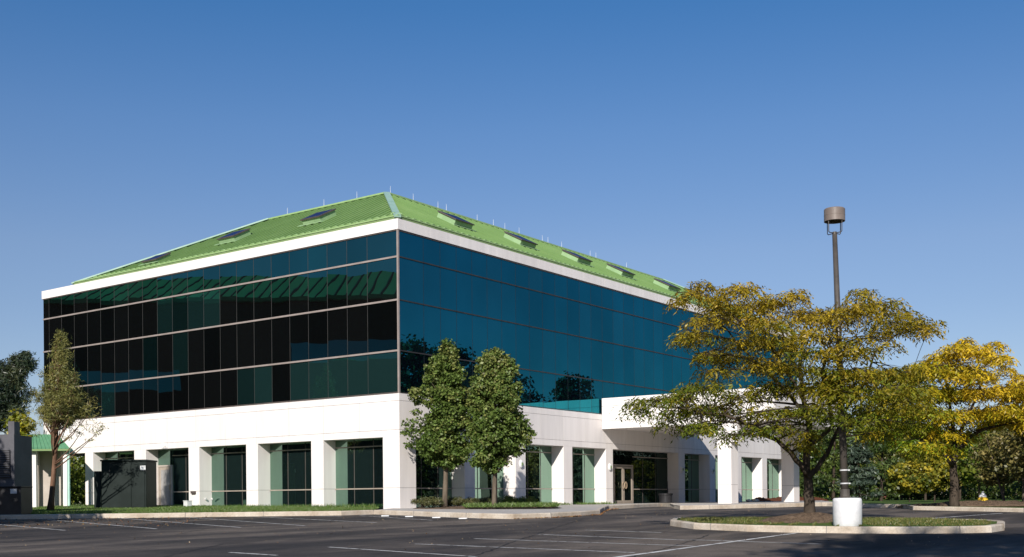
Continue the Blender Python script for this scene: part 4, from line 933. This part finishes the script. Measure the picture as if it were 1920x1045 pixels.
profile_tree('young_maple', 'yellow green leaves hanging between the dark pine and the walkway roof', 'tree', np.array((*at(36, 944, 52)[:2], .15)), PM, 52, YGRN, .17, .13, 60, 40, cr=.3, trunk_r=.07, bark='bark_d', leaf='leaf')

# behind the open bays and right of the building
def gp(px, d): p = at(px, 900, d); p[2] = .0 if d > 55 else zA(d) + .1; return p
far = [  # kind, px, d, height, width, palette, conical, label
    ('spruce', 1562, 92, 8.5, 4.6, DKGR, 1, 'dark spruce just right of the white corner pillar'),
    ('spruce', 1612, 66, 3.6, 2.4, [(.03, .05, .035), (.05, .075, .05), (.07, .10, .06)], 1, 'small blue green spruce left of the white lamp base'),
    ('spruce', 1652, 84, 6.6, 4.4, DKGR, 1, 'tall dark spruce right of the lamp post'),
    ('oak', 1530, 112, 7.6, 6.5, MIDG, 0, 'mid green tree behind the honey locust trunk'),
    ('oak', 1601, 104, 8.2, 6.8, MIDG, 0, 'green tree standing behind the lamp post'),
    ('oak', 1690, 98, 6.6, 6., OLIVE, 0, 'olive brown tree behind the dark spruces'),
    ('yellow_maple', 1705, 70, 2.3, 2.9, YG2, 0, 'low bright yellow tree right of the lamp base'),
    ('yellow_maple', 1752, 74, 3.1, 2.9, YG2, 0, 'orange yellow tree left of the locust trunk'),
    ('oak', 1735, 92, 5.8, 5.6, OLIVE, 0, 'brown green tree behind the yellow maples'),
    ('oak', 1800, 96, 5.4, 5.2, OLIVE, 0, 'olive tree directly behind the yellowing locust trunk'),
    ('oak', 1836, 84, 4.4, 4.4, MIDG, 0, 'green tree behind the fire hydrant'),
    ('oak', 1875, 118, 8.6, 7., DKGR, 0, 'dark green tree crown above the hydrant'),
    ('oak', 1905, 112, 9.0, 7., MIDG, 0, 'yellow green tree rising at the right edge'),
    ('crab_apple', 1882, 66, 3.9, 3.9, BRN, 0, 'brownish spreading crab apple right of the hydrant'),
    ('crab_apple', 1926, 62, 4.2, 3.8, BRN, 0, 'brown crab apple cut off by the right edge'),
    ('oak', 1960, 90, 7., 6., MIDG, 0, 'green tree beyond the right edge of the lot'),
    ('oak', 1770, 125, 7.0, 6.5, DKGR, 0, 'dark tree deep in the far tree row'),
    ('oak', 1640, 128, 8.0, 7., DKGR, 0, 'dark broad tree behind the tall spruce'),
    ('oak', 1575, 130, 8.2, 7., OLIVE, 0, 'olive broad tree at the back right of the office'),
    ('oak', 1510, 122, 7.5, 6.5, DKGR, 0, 'dark tree seen past the last white pillar'),
    ('oak', 1840, 132, 6.4, 6.2, DKGR, 0, 'dark low tree in the back row over the hydrant'),
    ('oak', 1720, 135, 7.0, 7., MIDG, 0, 'green rounded tree furthest back in the row'),
]
for kind, px, d, h, w_, pal, con, lab in far:
    s_ = d * .0021
    forest_tree(kind, lab, 'tree', gp(px, d), h, w_, pal, s_ * (1.5 if not con else 1.9), s_ * (1.0 if not con else .5), 85 if d > 80 else 110, 46, leaf='leaf' if not con else 'needle', conical=bool(con),
                trunk_h=.3 if not con else .05, group='trees beyond the parking lot', bark='bark_g' if kind == 'crab_apple' else 'bark_d', multi=2 if kind == 'crab_apple' else 0)
for px, d, lab in ((135, 84, 'dark leafy tree seen through the open bay left of the transformer'), (50, 80, 'dark leafy tree seen left of the walkway wall'), (-20, 86, 'leafy tree behind the louvred enclosure'), (100, 96, 'tree behind the walkway roof')):
    forest_tree('oak', lab, 'tree', gp(px, d), 4.6, 6., MIDG, .24, .17, 100, 46, trunk_h=.08, group='trees behind the walkway')
def wood(name, label, pts, hmax, pal, n=30, L=.6):
    cl = []
    for (x, y) in pts:
        for _ in range(16): cl.append((x + RNG.normal() * 2., y + RNG.normal() * 2., hmax * RNG.random() ** .8, 1.5, 1.1, n))
    C, A, B, co = clump_leaves(cl, L, L * .7, pal, .2); tag(leaf_mesh(name, C, A, B, co, M['leaf']), label, 'wood', kind='stuff')
wood('far_wood', 'dark mass of far woodland closing the view behind the tree rows', [dr(150 + 10 * RNG.random(), r)[:2] for r in np.arange(25, 150, 2.2)], 5.2, MIDG)
wood('far_wood', 'dark undergrowth below the tree rows right of the office', [dr(100 + 6 * RNG.random(), r)[:2] for r in np.arange(24, 90, 1.6)], 1.7, DKGR, 24, .4)
wood('far_wood', 'dark woodland far behind the walkway', [dr(125 + 8 * RNG.random(), r)[:2] for r in np.arange(-85, -42, 2.2)], 4.4, DKGR)
wood('added_reflection_wood', 'unseen dark wood added behind the shade trees to darken window reflections', [(x, -46 - .12 * x + 3 * RNG.random()) for x in np.arange(-10, 130, 2.4)], 6., DKGR)  # added out of view so the ground-floor glass mirrors something dark
# trees beside and behind the camera: mirrored in the right facade, shading the asphalt and the lawn
back = [(27, -23, 11.6, 7.5), (36, -27, 12.6, 8.5), (24.5, -28, 11.5, 7), (43, -30, 11.2, 7), (52, -33, 12.2, 9), (60, -30, 12.4, 8), (68, -35, 11.8, 8), (78, -33, 11.2, 9), (90, -36, 11., 9), (105, -38, 11.5, 10), (19, -36, 11, 7), (46, -42, 12, 8)]
for i, (x, y, h, w_) in enumerate(back):
    forest_tree('shade_tree', 'dark shade tree standing on the right side of the lot, mirrored in the blue glass', 'tree', (x, y, -.1), h, w_, SHADE, .36, .25, 120, 60, trunk_h=.16, group='shade trees right of the lot')
for i, (d, r, h, w_) in enumerate(((-2, 3.5, 15, 8), (-4, 12, 16, 9), (-9, -4, 13, 7), (-12, 20, 15, 9))):
    p = dr(d, r, -.9); forest_tree('shade_tree', 'tall shade tree behind the photographer casting shade on the asphalt', 'tree', p, h, w_, SHADE, .34, .24, 110, 55, trunk_h=.55, group='shade trees behind the lot')
for i, (x, y, h, w_) in enumerate(((-21.5, 2.5, 7.6, 6.), (-22.5, 6.2, 9.2, 5.5))):
    forest_tree('shade_tree', 'shade tree left of the lot throwing shadow over the lawn', 'tree', (x, y, -.2), h, w_, MIDG, .28, .2, 110, 55, trunk_h=.22, group='shade trees left of the lawn')

# ------------------------------------------------------------------ low planting, grass blades, leaves
def shrub(px, py, d, r, h, pal, label, name='juniper_shrub', group='low shrubs below the pear trees'):
    p = at(px, py, d); p[2] = .06; t = empty(name, p, label, 'shrub', group); cl = []
    for _ in range(16):
        a = RNG.random() * 6.28; q = r * RNG.random() ** .5; cl.append((p[0] + q * math.cos(a), p[1] + q * math.sin(a), p[2] + h * (.25 + .6 * RNG.random() * (1 - .6 * q / r)), .16, .11, 70))
    C, A, B, co = clump_leaves(cl, .085, .022, pal, .0, None); leaf_mesh('foliage', C, A, B, co, M['needle'], t)
    mb = MB()
    for c in cl[:6]: limb(mb, p - (0, 0, .1), c[:3], .018, .006, .05, .2, 4, 4)
    mb.build('stem', M['bark_d'], t)
SH = [(.05, .06, .02), (.075, .085, .028), (.10, .105, .035), (.13, .12, .05)]
sp = [(792, 946), (808, 945), (824, 945), (842, 946), (858, 945), (874, 946), (890, 945), (905, 946), (918, 944), (950, 944), (964, 943), (978, 944), (992, 944), (818, 949), (850, 949), (882, 949)]
for i, (px, py) in enumerate(sp):
    X = on_X(px, 940)[0]; d_ = depth((X, 0, 0)) - 2.0 - (py - 944) * .12
    shrub(px, py, d_, .42, .42 if px < 930 else .5, SH if px < 930 else MIDG, 'low spreading juniper in the bed under the pear trees')
pb_ = np.mean([at(px, 948, 46.) for px in (785, 1040)], axis=0); pb_[2] = -.02
mound('planting_bed', pb_ + .8 * V, 3.2, 1.25, .08, M['mulch'], math.atan2(RT[1] + .25, RT[0]), rough=.01)
def blades(name, pts, hmin, hmax, pal, m='blade', lean=.5, wd=.012):
    pts = np.asarray(pts); T = len(pts); h = (hmin + (hmax - hmin) * RNG.random((T, 1))); u = RNG.normal(size=(T, 3)) * lean; u[:, 2] = 1; u = unit(u)
    side = unit(np.cross(u, RNG.normal(size=(T, 3)))); pal = np.asarray(pal); col = pal[RNG.integers(0, len(pal), T)] * (.75 + .5 * RNG.random((T, 1)))
    o = leaf_mesh(name, pts + u * h * .5, u * h * .5, side * wd * .5, col, M[m]); return tag(o, kind='stuff')
LG = [(.07, .14, .02), (.10, .18, .03), (.13, .20, .04), (.16, .19, .06)]
def loft_pts(fr, bk, n, tmax=1., lo=0., i0=0, i1=None, p=1.):
    fr, bk = np.array(fr)[i0:i1], np.array(bk)[i0:i1]; s = RNG.random(n) * (len(fr) - 1.001); i = s.astype(int); f = (s - i)[:, None]; t = lo + (tmax - lo) * RNG.random((n, 1)) ** p
    return (fr[i] * (1 - f) + fr[i + 1] * f) * (1 - t) + (bk[i] * (1 - f) + bk[i + 1] * f) * t
i0 = next(i for i, p in enumerate(LF) if px_of(p)[0] > -60)
LP = loft_pts(LAWN_F, LAWN_B, 75000, .97, .035, i0, None, 1.2); LP[:, 2] -= .01
tag(blades('lawn_grass', LP, .04, .10, LG, wd=.02), 'short green lawn grass before the left facade', 'grass')
def isl_pts(n, skip=None):
    k = RNG.integers(0, len(IS), n); t = np.sqrt(RNG.random(n))[:, None] * .93; a = np.array(IS); q = cen + (a[k] * .5 + a[(k + 1) % len(IS)] * .5 - cen) * t; q[:, 2] = [zA(float((p - CAM) @ V)) + .125 for p in q]
    q[:, 2] += .05 * (1 - t[:, 0] ** 2); return q
ip = isl_pts(16000); mcen = np.array((tb[0], tb[1], 0)); keep = np.linalg.norm((ip - mcen)[:, :2], axis=1) > 1.25 ; ip = ip[keep]
tag(blades('island_grass', ip, .03, .085, [(.14, .15, .035), (.19, .18, .05), (.10, .15, .03), (.24, .21, .08)], wd=.014), 'thin yellowing grass on the planted island', 'grass')
mound('tree_mulch', np.array((tb[0], tb[1], zAp(tb[0], tb[1]) + .135)), 1.55, 1.15, .25, M['mulch'], math.atan2(RT[1], RT[0]), rough=.012)
q = np.array([at(px, 952, d_) for px, d_ in zip(RNG.uniform(872, 1046, 5200), RNG.uniform(45., 47.6, 5200))]); q[:, 2] = .0
tag(blades('lily_grass', q, .12, .26, [(.10, .17, .03), (.15, .22, .05), (.20, .26, .09), (.07, .12, .02)], lean=.8, wd=.03), 'light green strappy ground cover in the bed under the pear trees', 'ground cover')
q = np.array([(x, -.15 - .6 * RNG.random() ** 2, .01) for x in RNG.uniform(9.1, 16.3, 900) if not (12.2 < x < 13.2)])
tag(blades('facade_weeds', q, .08, .22, LG, lean=.8, wd=.025), 'thin strip of grass along the foot of the right facade', 'grass')
q = np.array([(-.05 - .5 * RNG.random() ** 2, y, .02) for y in RNG.uniform(1.2, 13, 1600)])
tag(blades('column_weeds', q, .08, .24, LG, lean=.7, wd=.025), 'taller grass along the foot of the left facade', 'grass')
# red mulch bed at the far end of the right facade
for x in np.arange(33.6, 43.5, 1.6): mound('facade_mulch', np.array((x, -1.15 - .2 * RNG.random(), .02)), 1.25, .9, .18 + .12 * RNG.random(), M['redmulch'], RNG.random(), rough=.03)
mb = MB()
for k in range(5):
    p = np.array((32.2 + .5 * k, -1.0 - .3 * RNG.random(), .05)); mb = MB(); s_ = .22 + .12 * RNG.random(); vs = [p + s_ * unit(RNG.normal(size=(1, 3)))[0] * (1, 1, .6) for _ in range(14)]
    bm = bmesh.new(); [bm.verts.new(v) for v in vs]; bmesh.ops.convex_hull(bm, input=bm.verts); me = bpy.data.meshes.new('rock'); bm.to_mesh(me); bm.free(); me.materials.append(M['kerb']); o = bpy.data.objects.new('rock', me); COL.objects.link(o)
    tag(o, 'small pale rock at the foot of the wide right facade pillar', 'rock', 'rocks below the wide pillar')
# fallen leaves: along the kerb by the entrance, under the left trees, scattered on the asphalt
def litter(name, label, pts, pal, s=.05):
    pts = np.asarray(pts); T = len(pts); nrm = unit(RNG.normal(size=(T, 3)) * .35 + (0, 0, 1.)); A = unit(np.cross(nrm, RNG.normal(size=(T, 3)))); B = np.cross(nrm, A); sc = s * (.6 + .8 * RNG.random((T, 1)))
    pal = np.asarray(pal); o = leaf_mesh(name, pts + (0, 0, .018), A * sc * .5, B * sc * .38, pal[RNG.integers(0, len(pal), T)], M['litter']); tag(o, label, 'leaf litter', kind='stuff')
AUT = [(.27, .12, .045), (.32, .16, .06), (.2, .09, .04), (.34, .22, .09), (.17, .10, .06)]
ki = [p for p in PV if 955 < px_of(p)[0] < 1160]; ki = np.array(ki)
k = RNG.integers(0, len(ki) - 1, 900); f = RNG.random((900, 1)); q = ki[k] * (1 - f) + ki[k + 1] * f - V * (.03 + .35 * RNG.random((900, 1)) ** 2.2); q[:, 2] = [zAp(p[0], p[1]) for p in q]
litter('kerb_leaves', 'rusty orange fallen leaves gathered along the pavement kerb', q, AUT, .07)
q = np.array([dr(d_, r_, zA(d_)) for d_, r_ in zip(20 + 24 * RNG.random(1500) ** .7, RNG.uniform(-19, 12, 1500))]); litter('scattered_leaves', 'small dry leaves scattered over the asphalt', q, [(.22, .13, .07), (.3, .2, .11), (.14, .09, .05), (.36, .27, .17)], .034)
q = np.array([dr(d_, r_, zA(d_)) for d_, r_ in zip(RNG.uniform(33, 41.5, 420), RNG.uniform(-19, -10, 420))]); litter('shade_leaves', 'reddish leaves lying on the asphalt near the left kerb', q, AUT, .06)
